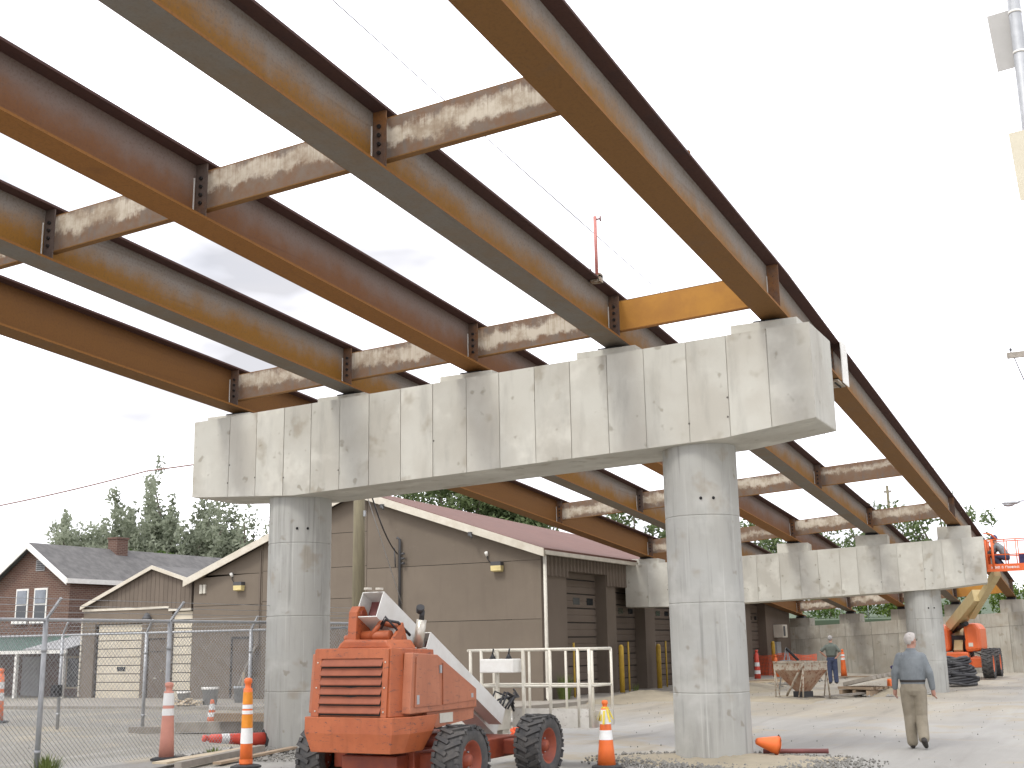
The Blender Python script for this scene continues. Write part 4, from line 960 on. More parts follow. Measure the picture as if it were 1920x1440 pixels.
    m = MB(); m.box(-.60, -.06, -.2, .06, 1.28, 1.47); cbx = m.build('control_box', 'white_paint', pl, bevel=.015)
    m = MB()
    for x in (-.46, -.2): m.cyl((x, -.06, 1.47), (x, -.06, 1.54), .05, .015); m.cyl((x, -.06, 1.54), (x+.02, -.07, 1.61), .012); 
    m.build('joystick', 'black', cbx)
    m = MB(); m.beam((-.3, -.45, .66), (-.3, .02, .66), .16, .3); m.beam((-.285, -.1, .45), (-.285, -.1, .97), .2, .09); m.cyl((-.5, -.28, .85), (-.1, -.28, .85), .06); m.build('jib_knuckle', 'basket_white', pl)
    m = MB()
    for k in range(7):
        a = random.uniform(0, 6); m.tube([(-.35+.05*k, -.4, .8), (-.3+.05*k, -.3, .98+.06*math.sin(a)), (-.2+.03*k, -.12, .95), (-.15, -.02, .75+.05*k)], .014, 6)
    m.build('hoses', 'cable_black', pl)
    return t
boomlift()
def biglift():
    t = thing('boom_lift', 'bright orange boom lift with raised boom beside the far pier', 'boom lift', (-3.02, 36.2, 0))
    for (x, y) in ((1.12, -.85), (-1.12, -.85), (1.12, 1.7), (-1.12, 1.7)): make_wheel(t, (x, y, .58), .58, .42, 'lift_orange_bright', 1 if x > 0 else -1)
    m = MB(); m.box(-.9, .9, -.95, -.6, .42, .82); m.box(-.42, .42, -.6, 1.8, .45, .85); m.box(-.9, .9, 1.5, 1.9, .42, .82); m.build('chassis', 'lift_orange_bright', t, bevel=.03)
    m = MB(); m.prism([(-.48, .4), (.48, .4), (.42, 1.04), (-.42, 1.04)], 'y', -1.15, -.62); m.build('front_block', 'lift_orange_bright', t, bevel=.05)
    m = MB(); m.lathe([(.5, .85), (.5, 1.02)], 28); m.build('turntable', 'darkgrey', t)
    for s in (-1, 1):
        x0, x1 = sorted((s*.30, s*.92)); m = MB(); m.prism([(x0, 1.02), (x1, 1.06), (x1, 1.95), (x0+(x1-x0)*(.75 if s > 0 else .25), 2.2), (x0+(.0), 2.18 if s < 0 else 2.15), (x0, 1.02)][:5], 'y', -1.05, 1.2); m.build('hood', 'lift_orange_bright', t, bevel=.14)
    m = MB(); m.box(-.30, .30, -.2, 1.1, 1.02, 1.7); m.build('engine_deck', 'black', t)
    m = MB(); m.beam((-.02, -.6, 1.0), (-.05, .9, 2.2), .34, .3); m.build('boom_foot', 'boom_cream', t)
    for pts in ([(.32, -1.0, 1.5), (.34, -.9, 1.95), (.2, -.8, 2.15), (.0, -.4, 2.2)], [(.5, -.92, .85), (.62, -1.0, 1.05), (.85, -.95, .95), (.88, -.9, .8)], [(-.5, -.92, .85), (-.55, -1.0, 1.05), (-.8, -.95, 1.05), (-.85, -.9, .75)]): m = MB(); m.tube(pts, .03, 8); m.build('hose_guard', 'black', t)
    m = MB(); m.box(.45, .62, -1.06, -1.045, 1.25, 1.4); m.build('label_plate', 'gutter', t)
    A = Vector((-.35, .5, 2.0)); E_ = Vector((2.2, -5.2, 3.95))
    m = MB(); m.beam(A, A+(E_-A)*.62, .42, .46); bo = m.build('boom', 'boom_cream', t)
    m = MB(); m.beam(A+(E_-A)*.35+Vector((.16, .05, -.22)), E_, .24, .28); m.build('boom_section', 'boom_cream', bo)
    m = MB(); m.cyl(A+Vector((.1, -.2, -.1)), A+(E_-A)*.3+Vector((.05, 0, -.42)), .09); m.build('lift_cylinder', 'black', bo)
    pl = empty('platform', (3.05, -5.9, 3.98)); pl.parent = t
    m = MB(); m.box(-1.05, 1.3, -.45, .45, 0, .06); m.build('floor', 'lift_orange_bright', pl)
    m = MB(); m.box(-1.07, 1.32, -.47, -.452, -.05, .22); kp = m.build('kick_plate', 'lift_orange_bright', pl)
    # worn white lettering on the kick plate
    m = MB(); xx = -.9
    for k, w_ in enumerate((.06, .06, .06, .05, 0, .05, 0, .08, .05, .05, .03, .05, .06, .05)):
        if w_:
            h_ = .09 if k < 8 else .075
            m.box(xx, xx+.014, -.476, -.4705, .05, .05+h_).box(xx+w_-.014, xx+w_, -.476, -.4705, .05, .05+h_).box(xx+.014, xx+w_-.014, -.476, -.4705, .05+h_*(.85 if k % 2 else .45), .05+h_*(1 if k % 2 else .6))
        xx += (w_ or .04)+.015
    m.build('lettering', 'band_white', kp)
    m = MB()
    for z in (.55, 1.1): m.tube([(-1.05, -.45, z), (1.3, -.45, z), (1.3, .45, z), (-1.05, .45, z), (-1.05, -.45, z)], .02, 6)
    m.build('rail', 'lift_orange_bright', pl)
    for x in (-1.05, -.82, -.4, -.02, .3, .62, .95, 1.3):
        for y in (-.45, .45):
            m = MB(); m.tube([(x, y, .06), (x, y, 1.1)], .018 if x > -.8 else .05, 6); m.build('rail_post', 'lift_orange_bright', pl)
    m = MB(); m.tube([(-1.05, -.45, 1.35), (-.8, -.45, 1.3), (-.65, -.45, 1.12)], .02, 6); m.tube([(-1.12, .0, 1.38), (-.9, .0, 1.36), (-.72, .0, 1.15)], .02, 6); m.build('arch_bar', 'lift_orange_bright', pl)
    m = MB(); m.box(-.1, .22, -.35, -.1, .12, .5); T(m.build('tool_box', 'blue_dark', loc=(.18, 30.3, 4.04)), 'dark blue tool box on the raised lift platform', 'box')
biglift()
# ================================================================== CONES AND DELINEATORS
def cone(name, label, loc, h, rb, rt, bands, body='cone_orange', base=.18, knob=True, rot=None, group='traffic cones and delineators', tape=False):
    t = thing(name, label, 'traffic cone', loc, 0, group)
    if rot: t.rotation_euler = rot
    rr = lambda z: rb+(rt-rb)*(z/h)
    m = MB(); m.lathe([(base, 0), (base, .03), (base*.8, .045), (rb+.01, .05)], 8 if base > .16 else 6, smooth=False); m.build('base', 'rubber', t)
    prof = [(rr(.04), .04)]+[(rr(z), z) for z in (h*.3, h*.6, h*.88)]
    if knob: prof += [(rt, h*.88), (rt*.72, h*.885), (rt*.72, h*.93), (rt*.95, h*.945), (rt*.95, h*.985), (rt*.5, h)]
    else: prof += [(rt, h*.97), (rt*.6, h)]
    m = MB(); m.lathe(prof, 20); m.build('body', body, t)
    for (a, b, mt) in bands:
        m = MB(); m.lathe([(rr(a*h)+.003, a*h), (rr(b*h)+.003, b*h)], 20, caps=False); m.build('reflective_band', mt, t)
    if tape:
        for k in range(9):
            a = k*.7; m = MB(); d = Vector((math.cos(a), math.sin(a), 0)); b0 = Vector((0, 0, h*.9))+d*.04; b1 = b0+d*random.uniform(.04, .1)-Vector((0, 0, random.uniform(.12, .24))); m.beam(b0, b1, .03, .006); m.build('tape', 'tape_yellow', t)
    return t
W_ = 'band_white'
cone('delineator', 'faded pink delineator post beside the near fence post', (-9.95, -2.17, 0), 1.18, .12, .07, [(.57, .66, W_), (.7, .86, W_)], 'cone_faded', .24)
cone('delineator', 'tall orange delineator with amber and white bands beside loose planks', (-7.87, -2.76, 0), 1.26, .095, .06, [(.05, .1, 'cone_orange'), (.27, .44, W_), (.445, .59, 'cone_amber'), (.595, .635, W_), (.655, .70, W_), (.705, .84, 'cone_amber')], 'cone_orange', .22)
cone('traffic_cone', 'orange cone with yellow tape tied to its top left of the near column', (-2.88, -1.25, 0), .9, .13, .045, [(.42, .56, W_), (.65, .86, W_)], 'cone_orange', .22, tape=True)
cone('traffic_cone', 'small orange and white cone behind the far fence near the buckets', (-14.84, 4.39, 0), .58, .12, .04, [(.35, .52, W_), (.62, .84, W_)], 'cone_orange', .16, False)
cone('delineator', 'orange delineator cut by the left edge of the picture', (-21.55, 4.25, 0), 1.3, .12, .07, [(.4, .55, W_), (.62, .75, W_)], 'cone_orange', .25)
cone('delineator', 'orange delineator standing before the abutment beside the man in jeans', (-8.08, 37.2, 0), 1.2, .14, .06, [(.62, .7, W_), (.75, .82, W_)], 'cone_orange', .25)
cone('delineator', 'striped delineator beside the near column edge by garage', (-11.0, 34.0, 0), 1.25, .14, .07, [(.2, .32, W_), (.45, .58, W_)], 'cone_red', .25)
cone('traffic_cone', 'red and white cone by the yellow bollard near garage end', (-10.8, 36.2, 0), 1.0, .15, .06, [(.45, .6, W_)], 'cone_orange', .25)
cone('traffic_cone', 'small orange cone at the left hand of the walking man', (-3.09, 20.6, .05), .42, .1, .07, [], 'cone_orange', .0, False)
cone('traffic_cone', 'fallen orange cone lying beside the foot of near column', (-1.1, 1.05, .15), .38, .15, .045, [], 'cone_orange', .0, False, rot=(0, R(-78), R(35)))
cone('delineator', 'fallen red and white delineator lying behind the left column foot', (-9.95, .25, .13), 1.15, .12, .06, [(.3, .42, W_), (.6, .72, W_)], 'cone_red', .2, True, rot=(0, R(-86), R(62)))
# ================================================================== LUMBER, DEBRIS, SITE THINGS
def plank(a, b, w_, h_, mat, label, roll=0, name='plank', group='loose lumber'):
    a, b = Vector(a), Vector(b); c = (a+b)/2; m = MB(); m.beam(a-c, b-c, w_, h_); o = m.build(name, mat, loc=c); return T(o, label, 'lumber', group)
plank((-9.2, -3.1, .06), (-9.5, -.5, .08), .26, .03, 'wood_pale', 'pale wide board lying left of the tall striped delineator')
plank((-8.75, -3.2, .05), (-9.1, -.9, .10), .12, .09, 'wood_grey', 'grey squared timber lying on the pale board by the fence')
plank((-8.55, -2.6, .03), (-9.0, -.2, .05), .14, .035, 'wood', 'brown board edge-on behind the striped delineator')
plank((-14.1, 2.5, .12), (-11.6, 3.6, .12), .22, .2, 'wood_grey', 'long grey timber lying along the foot of the far fence')
plank((-13.2, 2.65, .32), (-11.4, 3.3, .30), .2, .16, 'wood', 'brown timber stacked on the grey timber at far fence')
plank((-15.2, 2.3, .06), (-14.3, 2.6, .06), .12, .12, 'wood_grey', 'short grey timber stub by the far fence foot')
plank((-24.0+1.2, 14.35, .05), (-22.35, 14.9, 1.75), .2, .03, 'wood_grey', 'board leaning against the garage gable by the side door')
for k, (a, b, mt, lb) in enumerate((((-11.0, 28.5, .06), (-8.6, 30.5, .07), 'wood_pale', 'pale board lying nearest the hopper among the scraps'), ((-11.2, 30.2, .05), (-8.9, 31.0, .1), 'wood', 'brown board crossing the scraps behind the hopper'), ((-10.6, 32.5, .05), (-8.4, 33.6, .06), 'wood_pale', 'pale board farthest back among the scraps'), ((-10.9, 27.0, .05), (-7.9, 27.6, .06), 'wood_grey', 'long grey board lying left of the hopper legs'), ((-8.6, 36.2, .05), (-5.6, 36.8, .05), 'wood', 'long board on the ground below the abutment delineator'), ((-4.6, 18.4, .04), (-3.2, 20.4, .12), 'wood_grey', 'grey board running from the hopper to the timber stack'))):
    plank(a, b, .2, .05, mt, lb)
# flat sheets on the apron
plank((-10.9, 19.2, .075), (-9.5, 20.3, .075), .9, .04, 'wood_grey', 'weathered sheet lying on sand before the second garage door', name='board_sheet')
plank((-10.6, 25.5, .09), (-9.4, 27.0, .09), .8, .05, 'wood', 'brown sheet lying before the third garage door', name='board_sheet')
# timber stack
t = thing('timber_stack', 'low stack of broken pallet timber behind the hopper', 'timber', (-3.75, 20.2, 0), R(-28)); t.scale = (1, 1, 1.45)
for k in range(3):
    m = MB(); m.box(-.55+k*.5, -.43+k*.5, -.5, .5, .0, .12); m.build('bearer', 'wood', t)
for k in range(6):
    m = MB(); m.obox((.02*k, -.42+k*.17, .16), (1.25, .14, .05), Matrix.Rotation(R(random.uniform(-4, 4)), 3, 'Z')); m.build('plank', 'wood', t)
for k in range(5):
    m = MB(); m.obox((.12+.04*k, -.36+k*.18, .3+.02*k), (1.2, .15, .07), Matrix.Rotation(R(random.uniform(-5, 5)), 3, 'Z') @ Matrix.Rotation(R(-7), 3, 'Y')); m.build('plank', 'wood_grey', t)
# hopper
t = thing('concrete_hopper', 'rusty inverted-pyramid concrete hopper on thin steel legs', 'hopper', (-5.12, 18.2, 0), R(-26)); t.scale = (.92, .92, 1)
tp = [(-.6, -.55), (.6, -.55), (.6, .55), (-.6, .55)]; bt_ = [(-.1, -.17), (.2, -.17), (.2, .17), (-.1, .17)]
m = MB(); m.add([(x, y, .80) for x, y in tp]+[(x, y, .2) for x, y in bt_], [(0, 1, 5, 4), (1, 2, 6, 5), (2, 3, 7, 6), (3, 0, 4, 7), (4, 5, 6, 7)]); m.build('chute', 'rust_hopper', t)
m = MB()
for (a, b) in zip(tp, tp[1:]+tp[:1]): m.beam((a[0], a[1], .91), (b[0], b[1], .91), .02, .22)
m.build('bin_wall', 'hopper_pale', t)
m = MB()
for (a, b) in zip(tp, tp[1:]+tp[:1]): m.beam((a[0], a[1], 1.03), (b[0], b[1], 1.03), .06, .04)
m.build('rim', 'hopper_pale', t)
m = MB(); m.box(-.16, .26, -.22, .22, .05, .21); m.build('outlet', 'black', t)
m = MB(); m.tube([(.62, -.57, 1.0), (.45, -.58, .8), (.1, -.56, .38), (-.18, -.5, .1)], .035, 6); m.build('brace', 'hopper_pale', t)
for (x, y) in tp:
    m = MB(); m.tube([(x*.95, y, .85), (x*.9+.03, y*1.15, 0)], .025, 6); m.tube([(x*.95, y, .85), (x*.6, y*1.1, 0)], .02, 6); m.build('leg', 'hopper_pale', t)
m = MB(); m.box(-.8, .8, -.72, -.66, .01, .06).box(-.8, .8, .66, .72, .01, .06); m.build('skid', 'wood_grey', t)
# A-frame behind hopper
t = thing('a_frame_stand', 'small dark A-frame stand visible over the hopper rim', 'stand', (-7.2, 24.5, 0))
m = MB(); m.tube([(-.3, 0, 0), (0, .1, 1.38)], .025, 6).tube([(.3, 0, 0), (.02, .1, 1.38)], .025, 6).tube([(0, .5, 0), (0, .1, 1.38)], .02, 6).tube([(-.22, .02, .95), (.2, .02, .95)], .02, 6); m.build('frame', 'galv', t)
m = MB(); m.tube([(.02, .05, 1.36), (.42, .0, .96)], .05, 6); m.build('arm', 'black', t)
# dark pipe stand left of walking man
t = thing('pipe_stand', 'dark blue pipe clamp stand behind the walking man', 'stand', (-3.0, 23.2, 0))
m = MB(); m.tube([(-.5, 0, .72), (.1, 0, 1.05)], .05, 8).tube([(.05, 0, .4), (.08, 0, 1.18)], .04, 8).tube([(-.05, 0, .9), (-.12, 0, .55)], .03, 6).box(.0, .45, -.2, .2, .1, .45); m.build('frame', 'blue_dark', t)
# dirt heap
def heap(name, mat, c, rx, ry, h, kind, seed):
    rd = random.Random(seed); N, M_ = 26, 8; vs = [(0, 0, h)]; fs = []
    for j in range(1, M_+1):
        f = j/M_
        for k in range(N):
            a = 2*math.pi*k/N; q = 1+.18*math.sin(3*a+seed)+.1*math.sin(7*a+2*seed); vs.append((rx*f*q*math.cos(a), ry*f*q*math.sin(a), max(-.06, h*(1-f)**1.1*(1+rd.uniform(-.25, .25))-.06*(j == M_))))
    for k in range(N): fs.append((0, 1+k, 1+(k+1) % N))
    for j in range(M_-1):
        for k in range(N): a = 1+j*N+k; b = 1+j*N+(k+1) % N; fs.append((a, a+N, b+N, b))
    m = MB(); m.add(vs, fs, True); o = m.build(name, mat, loc=c); o['kind'] = kind; return o
heap('sand_heap', 'sand', (-2.9, 20.0, 0), 1.0, .6, .22, 'stuff', 1)
heap('sand_bank', 'sand', (-9.9, 18.2, 0), 1.3, 3.0, .22, 'stuff', 2)
heap('sand_bank', 'sand', (-9.0, 25.0, 0), 1.6, 3.6, .2, 'stuff', 3)
heap('sand_bank', 'sand', (-5.8, 18.2, 0), 1.6, 2.2, .07, 'stuff', 4)
heap('gravel_bank', 'sand', (-1.7, .4, -.02), 2.0, 1.3, .10, 'stuff', 5)
def stones(name, mat, n, box, smin, smax, fn=None):
    m = MB()
    for k in range(n):
        x, y = random.uniform(box[0], box[1]), random.uniform(box[2], box[3])
        if fn and not fn(x, y): continue
        s = random.uniform(smin, smax)*random.choice((.6, .8, 1, 1.3)); a = random.uniform(0, 3); j = lambda: random.uniform(.6, 1.2)*s
        P = [(j(), 0), (0, j()), (-j(), 0), (0, -j())]; P = [(x+p*math.cos(a)-q*math.sin(a), y+p*math.sin(a)+q*math.cos(a)) for p, q in P]
        z = .0; m.add([(p, q, z+.2*s) for p, q in P]+[(x+random.uniform(-.3, .3)*s, y+random.uniform(-.3, .3)*s, z+.9*s), (x, y, -.02)], [(0, 1, 4), (1, 2, 4), (2, 3, 4), (3, 0, 4), (1, 0, 5), (2, 1, 5), (3, 2, 5), (0, 3, 5)])
    o = m.build(name, mat); o['kind'] = 'stuff'; return o
stones('gravel', 'gravel', 5200, (-3.9, .9, -1.4, 1.7), .010, .034, lambda x, y: ((x+1.6)/2.3)**2+((y-.2)/1.6)**2 < random.uniform(.25, 1))
stones('gravel', 'gravel', 900, (-10.3, -7.2, -1.8, .8), .015, .05)
stones('pebbles', 'gravel', 900, (-9.5, 7, -6, 34), .005, .014)
stones('rubble', 'gravel', 300, (-11.2, -7.6, 16.5, 36), .02, .07)
stones('rubble', 'gravel', 160, (-3.9, -2.0, 19.4, 21.2), .03, .11)
stones('pebbles', 'gravel', 500, (-24, -10.4, -4, 12), .006, .018)
# rust pipe, black hoses, pvc pipes
m = MB(); m.tube([(-.45, -.15, 0), (.45, .15, 0)], .035, 10); T(m.build('steel_pipe', 'rust_pipe', loc=(-.98, 1.42, .05)), 'dark red pipe lying beside the fallen orange cone', 'pipe')
m = MB(); m.beam((-.3, .12, .05), (.15, -.1, .02), .14, .03); T(m.build('scrap_plate', 'rust_pipe', loc=(-1.75, .92, .04)), 'dark rusty scrap plate under the fallen orange cone', 'scrap')
t = thing('hose_heap', 'tangled heap of black hoses before the bright orange lift', 'hoses', (-2.25, 28.3, 0))
for k in range(16):
    z = .08+.055*k; s = 1-.03*k; m = MB(); pts = []
    ph = random.uniform(0, 6); 
    for q in range(14): a = ph+q*.48; pts.append((.75*s*math.cos(a)*random.uniform(.75, 1.1)+.1*(1-s), .5*s*math.sin(a), z+.05*math.sin(a*2+k)))
    m.tube(pts, .055, 7); m.build('hose', 'cable_black' if k % 3 else 'darkgrey', t)
for k, (y, lb) in enumerate(((44.1, 'white plastic pipe lying at the abutment foot, nearer one'), (44.6, 'white plastic pipe lying at the abutment foot, farther one'))):
    m = MB(); m.tube([(0, 0, 0), (4, .6, 0)], .13, 10); T(m.build('plastic_pipe', 'pvc', loc=(-2.3+.4*k, y, .16+.1*k)), lb, 'pipe', 'white pipes at the abutment')
# buckets
for k, (x, y, s, lb) in enumerate(((-22.15, 11.4, .9, 'grey bucket left of the scrap pile by the garage gable'), (-21.2, 11.5, 1.15, 'largest grey bucket with white rim behind the small cone'), (-21.2, 12.9, 1.1, 'grey bucket holding a board behind the far fence'))):
    t = thing('bucket', lb, 'bucket', (x, y, 0), 0, 'buckets by the gable'); m = MB(); m.lathe([(.17*s, 0), (.21*s, .46*s), (.22*s, .46*s), (.22*s, .48*s), (.2*s, .48*s), (.16*s, .03)], 20); m.build('pail', 'bucket', t)
    m = MB(); m.lathe([(.225*s, .44*s), (.23*s, .49*s), (.21*s, .5*s)], 20, caps=False); m.build('rim', 'white_paint' if k < 2 else 'bucket', t)
m = MB(); m.beam((0, 0, .3), (.05, .05, .95), .16, .05); T(m.build('plank', 'wood_pale', loc=(-21.2, 12.9, 0)), 'short pale board standing in the rear grey bucket', 'lumber', 'loose lumber')
m = MB()
for k in range(14): m.beam((random.uniform(-.5, .5), random.uniform(-.4, .4), random.uniform(.02, .25)), (random.uniform(-.5, .5), random.uniform(-.4, .4), random.uniform(.02, .3)), .14, .03)
T(m.build('scrap_pile', 'wood_pale', loc=(-21.7, 10.9, 0)), 'pile of pale scrap wood between the grey buckets', 'scrap')
# orange netting
def netting(label, loc, rz, w_, h_, n, k_):
    t = thing('safety_netting', label, 'netting', loc, rz, 'orange safety netting'); m = MB()
    f = lambda x, z: Vector((x, .12*math.sin(x*2.3)+.05*math.sin(z*5+x), z*(1-.12*math.sin(x*1.7)**2)))
    for i in range(n+1):
        x = -w_/2+w_*i/n; m.tube([f(x, h_*q/6) for q in range(7)], .012, 4)
    for j in range(k_+1):
        z = h_*j/k_; m.tube([f(-w_/2+w_*q/14, z) for q in range(15)], .014, 4)
    m.build('mesh', 'netting', t)['kind'] = 'stuff'
    return t
netting('orange safety netting strung before the far corner of the garage', (-10.9, 38.2, .05), R(8), 2.8, 1.0, 42, 14)
t = thing('netting_roll', 'crumpled roll of orange netting on the ground behind the boom lift', 'netting', (-5.75, 2.3, 0), R(-20))
for k in range(9):
    m = MB(); a = k*.7; r0 = .06+.012*k; m.tube([(-.45+.1*q, r0*math.cos(a+q*.5)*1.3, .17+r0*math.sin(a+q*.5)) for q in range(10)], .035, 6); m.build('fold', 'netting', t)
# ================================================================== PEOPLE
def remesh(o, vox, sm=6):
    r = o.modifiers.new('remesh', 'REMESH'); r.mode = 'VOXEL'; r.voxel_size = vox; r.use_smooth_shade = True
    s = o.modifiers.new('smooth', 'SMOOTH'); s.factor = .5; s.iterations = sm
def lerp(a, b, f): return tuple(a[i]+(b[i]-a[i])*f for i in range(3))
def limb(m, pts, rs, n=12):
    P = []; Q = []
    for i in range(len(pts)-1):
        for k in range(5): f = k/5; P.append(lerp(pts[i], pts[i+1], f)); Q.append(rs[i]+(rs[i+1]-rs[i])*f)
    P.append(pts[-1]); Q.append(rs[-1]); m.tube(P, Q, n)
    for i, p in enumerate(pts): m.ellipsoid(p, (rs[i],)*3, 12, 8)
def hand(m, w_, d, out, s=1):
    # palm from wrist w_ along d, thumb on the side 'out'
    w_, d, out = Vector(w_), Vector(d).normalized(), Vector(out).normalized(); nrm = d.cross(out).normalized(); out = nrm.cross(d)
    limb(m, [w_, w_+d*.05, w_+d*.09], [.026*s, .034*s, .032*s])
    for k, (o_, l) in enumerate(((.032, .075), (.011, .085), (-.011, .08), (-.031, .062))):
        b = w_+d*.085+out*o_*s; c1 = b+d*l*.55*s+nrm*.012; c2_ = b+d*l*.9*s+nrm*.035; limb(m, [b, c1, c2_], [.0105, .0095, .008], 8)
    b = w_+d*.03+out*.03*s; limb(m, [b, b+out*.028+d*.03, b+out*.03+d*.065+nrm*.01], [.013, .0115, .009], 8)
def person(label, loc, rz, P, cloth, longsleeve=True, tuck=True):
    t = thing('person', label, 'person', loc, rz)
    hp, ne = P['hip'], P['neck']; lean = (ne[0]-hp[0], ne[1]-hp[1])
    def ring(f, z, rx, ry): return (hp[0]+lean[0]*f, hp[1]+lean[1]*f, z, rx, ry)
    H0 = hp[2]; NZ = ne[2]; D_ = NZ-H0
    tor = [(-.02, .165, .115), (.15, .172, .118), (.35, .182, .122), (.6, .196, .124), (.76, .208, .112), (.85, .205, .097), (.93, .135, .078), (1.04, .055, .055)]
    # one continuous body
    m = MB(); m.rings([ring(f, H0+D_*f, a*.9, b*.88) for f, a, b in tor])
    m.rings([(hp[0], hp[1], H0-.16, .12, .09), (hp[0], hp[1], H0-.06, .165, .12), (hp[0], hp[1], H0+.05, .155, .11)])
    hd = Vector(P['head']); tw = P.get('turn', 0); Rm = Matrix.Rotation(tw, 3, 'Z')
    limb(m, [tuple(Vector(ne)-Vector((0, 0, .05))), tuple(hd-Vector((0, 0, .06)))], [.066, .06])
    m.ellipsoid(hd+Vector((0, 0, .025)), (.076, .092, .098), 20, 14); m.ellipsoid(hd+Rm @ Vector((0, .03, -.055)), (.055, .062, .06), 16, 10)
    m.ellipsoid(hd+Rm @ Vector((0, .098, -.01)), (.013, .022, .022), 10, 8); m.ellipsoid(hd+Rm @ Vector((0, .088, -.055)), (.022, .012, .008), 10, 6)
    for s in (-1, 1): m.ellipsoid(hd+Rm @ Vector((s*.077, -.005, -.005)), (.012, .022, .032), 10, 8)
    for s in ('L', 'R'):
        sh, el, wr = P['arm'+s]; limb(m, [(sh[0]*.8, sh[1], sh[2]-.02), el, wr], [.045, .038, .029]); sg_ = -1 if s == 'L' else 1
        dd = P.get('hd'+s) or tuple(Vector(wr)-Vector(el)); hand(m, wr, dd, P.get('th'+s, (-sg_*.2, 1, .1)))
        hi, kn, an = P['leg'+s]; limb(m, [hi, kn, an], [.075, .052, .04])
    body = m.build('body', 'skin', t); remesh(body, .0085, 5)
    # shirt
    m = MB(); lo = -.05 if tuck else -.12
    m.rings([ring(lo, H0+D_*lo, .178, .128)]+[ring(f, H0+D_*f, a*1.06+.012, b*1.08+.015) for f, a, b in tor[1:6]]+[ring(.97, H0+D_*.97, .095, .085), ring(1.02, H0+D_*1.02, .075, .077), ring(1.07, H0+D_*1.07, .072, .074)])
    for s in ('L', 'R'):
        sh, el, wr = P['arm'+s]
        s0 = (sh[0]*.82, sh[1], sh[2]-.015)
        if longsleeve: limb(m, [s0, el, lerp(el, wr, .94)], [.072, .058, .046])
        else: limb(m, [s0, lerp(sh, el, .8)], [.07, .064])
    for k in range(26):   # cloth folds
        f = random.uniform(.0, .75); a = random.uniform(0, 6.28); rr_ = ring(f, 0, .19, .13); q = H0+D_*f
        c0 = (rr_[0]+.185*math.cos(a), rr_[1]+.13*math.sin(a), q); c1 = (rr_[0]+.19*math.cos(a+.35), rr_[1]+.132*math.sin(a+.35), q+random.uniform(.04, .14)); m.tube([c0, c1], [.014, .006], 6)
    o = m.build('shirt', cloth[0], t); remesh(o, .011, 3)
    # trousers
    m = MB(); m.rings([(hp[0], hp[1], H0-.17, .15, .11), (hp[0], hp[1], H0-.10, .188, .14), (hp[0], hp[1], H0-.02, .185, .135), (hp[0], hp[1], H0+.045, .176, .128)])
    for s in ('L', 'R'):
        hi, kn, an = P['leg'+s]; limb(m, [hi, lerp(hi, kn, .5), kn, lerp(kn, an, .5), lerp(kn, an, .97)], [.112, .106, .094, .09, .084])
        for k in range(9):
            f = random.random(); c = lerp(kn, an, f) if k < 6 else lerp(hi, kn, .8+.2*f); a = random.uniform(0, 6.28); m.tube([(c[0]+.07*math.cos(a), c[1]+.07*math.sin(a), c[2]), (c[0]+.072*math.cos(a+.7), c[1]+.072*math.sin(a+.7), c[2]+random.uniform(-.05, .05))], [.016, .008], 6)
    o = m.build('trousers', cloth[1], t); remesh(o, .010, 5)
    m = MB(); m.lathe([(.19, -.018), (.195, 0), (.19, .018)], 28, caps=False); b = m.build('belt', 'leather', t); b.location = (hp[0], hp[1], H0+.05); b.scale = (.985, .75, 1)
    for s in ('L', 'R'):
        hl, toe = P['foot'+s]; m = MB(); hl, toe = Vector(hl), Vector(toe); mid = hl+(toe-hl)*.55
        limb(m, [hl, mid, toe], [.044, .045, .036]); an = P['leg'+s][2]; limb(m, [an, lerp(an, tuple(hl), .7)], [.045, .046])
        o = m.build('shoe', cloth[2], t); remesh(o, .01, 2)
    # hair: cap of tufts over the skull
    m = MB(); 
    for k in range(420):
        a = random.uniform(0, 6.28); v = random.uniform(-.75, 1); q = math.sqrt(1-v*v); d = Vector((q*math.cos(a), q*math.sin(a), v))
        if d.y > .35 and v < .72: continue
        if v < 0.1 and d.y > -.15: continue
        if v < -.3 and d.y > -.5: continue
        c = hd+Vector((0, 0, .028))+Rm @ Vector((d.x*.074, d.y*.090, d.z*.094)); m.ellipsoid(c, (.02, .02, .016), 6, 4)
    o = m.build('hair', cloth[3], t); remesh(o, .008, 2)
    for s in (-1, 1):
        m = MB(); m.ellipsoid(hd+Rm @ Vector((s*.03, .090, .012)), (.012, .008, .008), 10, 6); m.build('eye', 'black', t)
    return t
z = 0
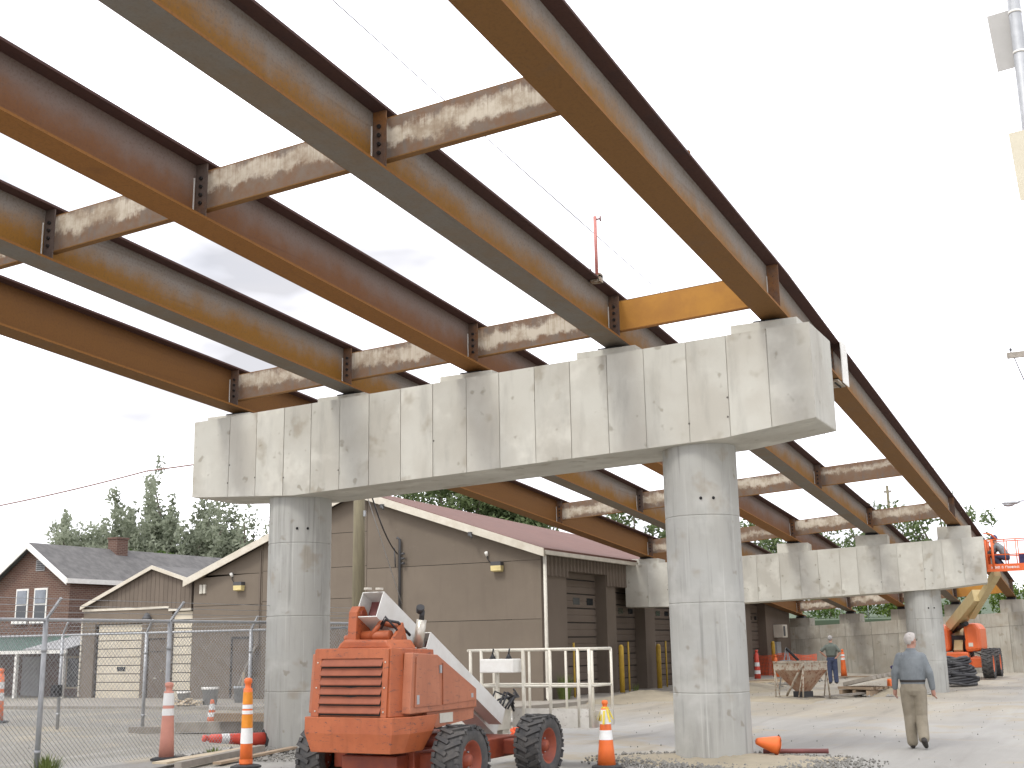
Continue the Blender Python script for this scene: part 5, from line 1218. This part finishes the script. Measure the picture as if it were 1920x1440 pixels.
walk = dict(hip=(0, 0, .96), neck=(0.01, .05, 1.47), head=(.02, .075, 1.615), turn=R(-48),
    armL=((-.195, .03, 1.385), (-.255, .0, 1.13), (-.27, .06, .90)), armR=((.195, .03, 1.385), (.26, -.03, 1.13), (.285, .02, .89)),
    legL=((-.09, 0, .86), (-.085, .05, .50), (-.075, .04, .09)), legR=((.09, 0, .86), (.085, .0, .48), (.10, -.17, .16)),
    footL=((-.075, .02, .045), (-.085, .22, .04)), footR=((.10, -.26, .135), (.12, -.07, .045)))
person('grey-haired man in blue-grey shirt and khaki trousers walking away', (.53, 2.9, -.0), R(8), walk, ('shirt_blue', 'khaki', 'leather', 'hair_white'))
stand = dict(hip=(0, 0, .97), neck=(.0, .0, 1.48), head=(.0, .03, 1.65), turn=R(-30),
    armL=((-.20, 0, 1.40), (-.40, -.04, 1.18), (-.22, -.01, 1.01)), armR=((.20, 0, 1.40), (.30, -.10, 1.14), (.19, -.09, .97)), hdL=(1, .2, -.4), hdR=(-1, .1, -.5),
    legL=((-.09, 0, .87), (-.10, .02, .49), (-.11, 0, .08)), legR=((.09, 0, .87), (.11, .02, .49), (.12, 0, .08)),
    footL=((-.11, -.04, .045), (-.14, .17, .04)), footR=((.12, -.04, .045), (.17, .16, .04)))
person('grey-haired man in green shirt and jeans standing with hands on hips', (-6.82, 29.6, 0), R(20), stand, ('shirt_green', 'denim', 'leather', 'hair_grey'), False)
crouch = dict(hip=(0, -.1, .48), neck=(0, .16, .93), head=(0, .26, 1.08), turn=R(20),
    armL=((-.19, .14, .88), (-.26, .30, .66), (-.15, .48, .6)), armR=((.19, .14, .88), (.25, .32, .68), (.14, .5, .62)),
    legL=((-.09, -.08, .42), (-.13, .32, .48), (-.11, .05, .1)), legR=((.09, -.08, .42), (.13, .32, .48), (.11, .05, .1)),
    footL=((-.11, .0, .045), (-.13, .22, .04)), footR=((.11, .0, .045), (.13, .22, .04)))
wk = person('worker in grey crouching behind the rails of the raised lift platform', (-.5, 30.35, 4.04), R(75), crouch, ('shirt_blue', 'denim', 'leather', 'hair_grey'))
m = MB(); m.lathe([(.15, -.01), (.125, .0), (.118, .05), (.09, .1), (.03, .125)], 20); hh = m.build('hard_hat', 'blue_dark', wk); hh.location = (0, .26, 1.13)
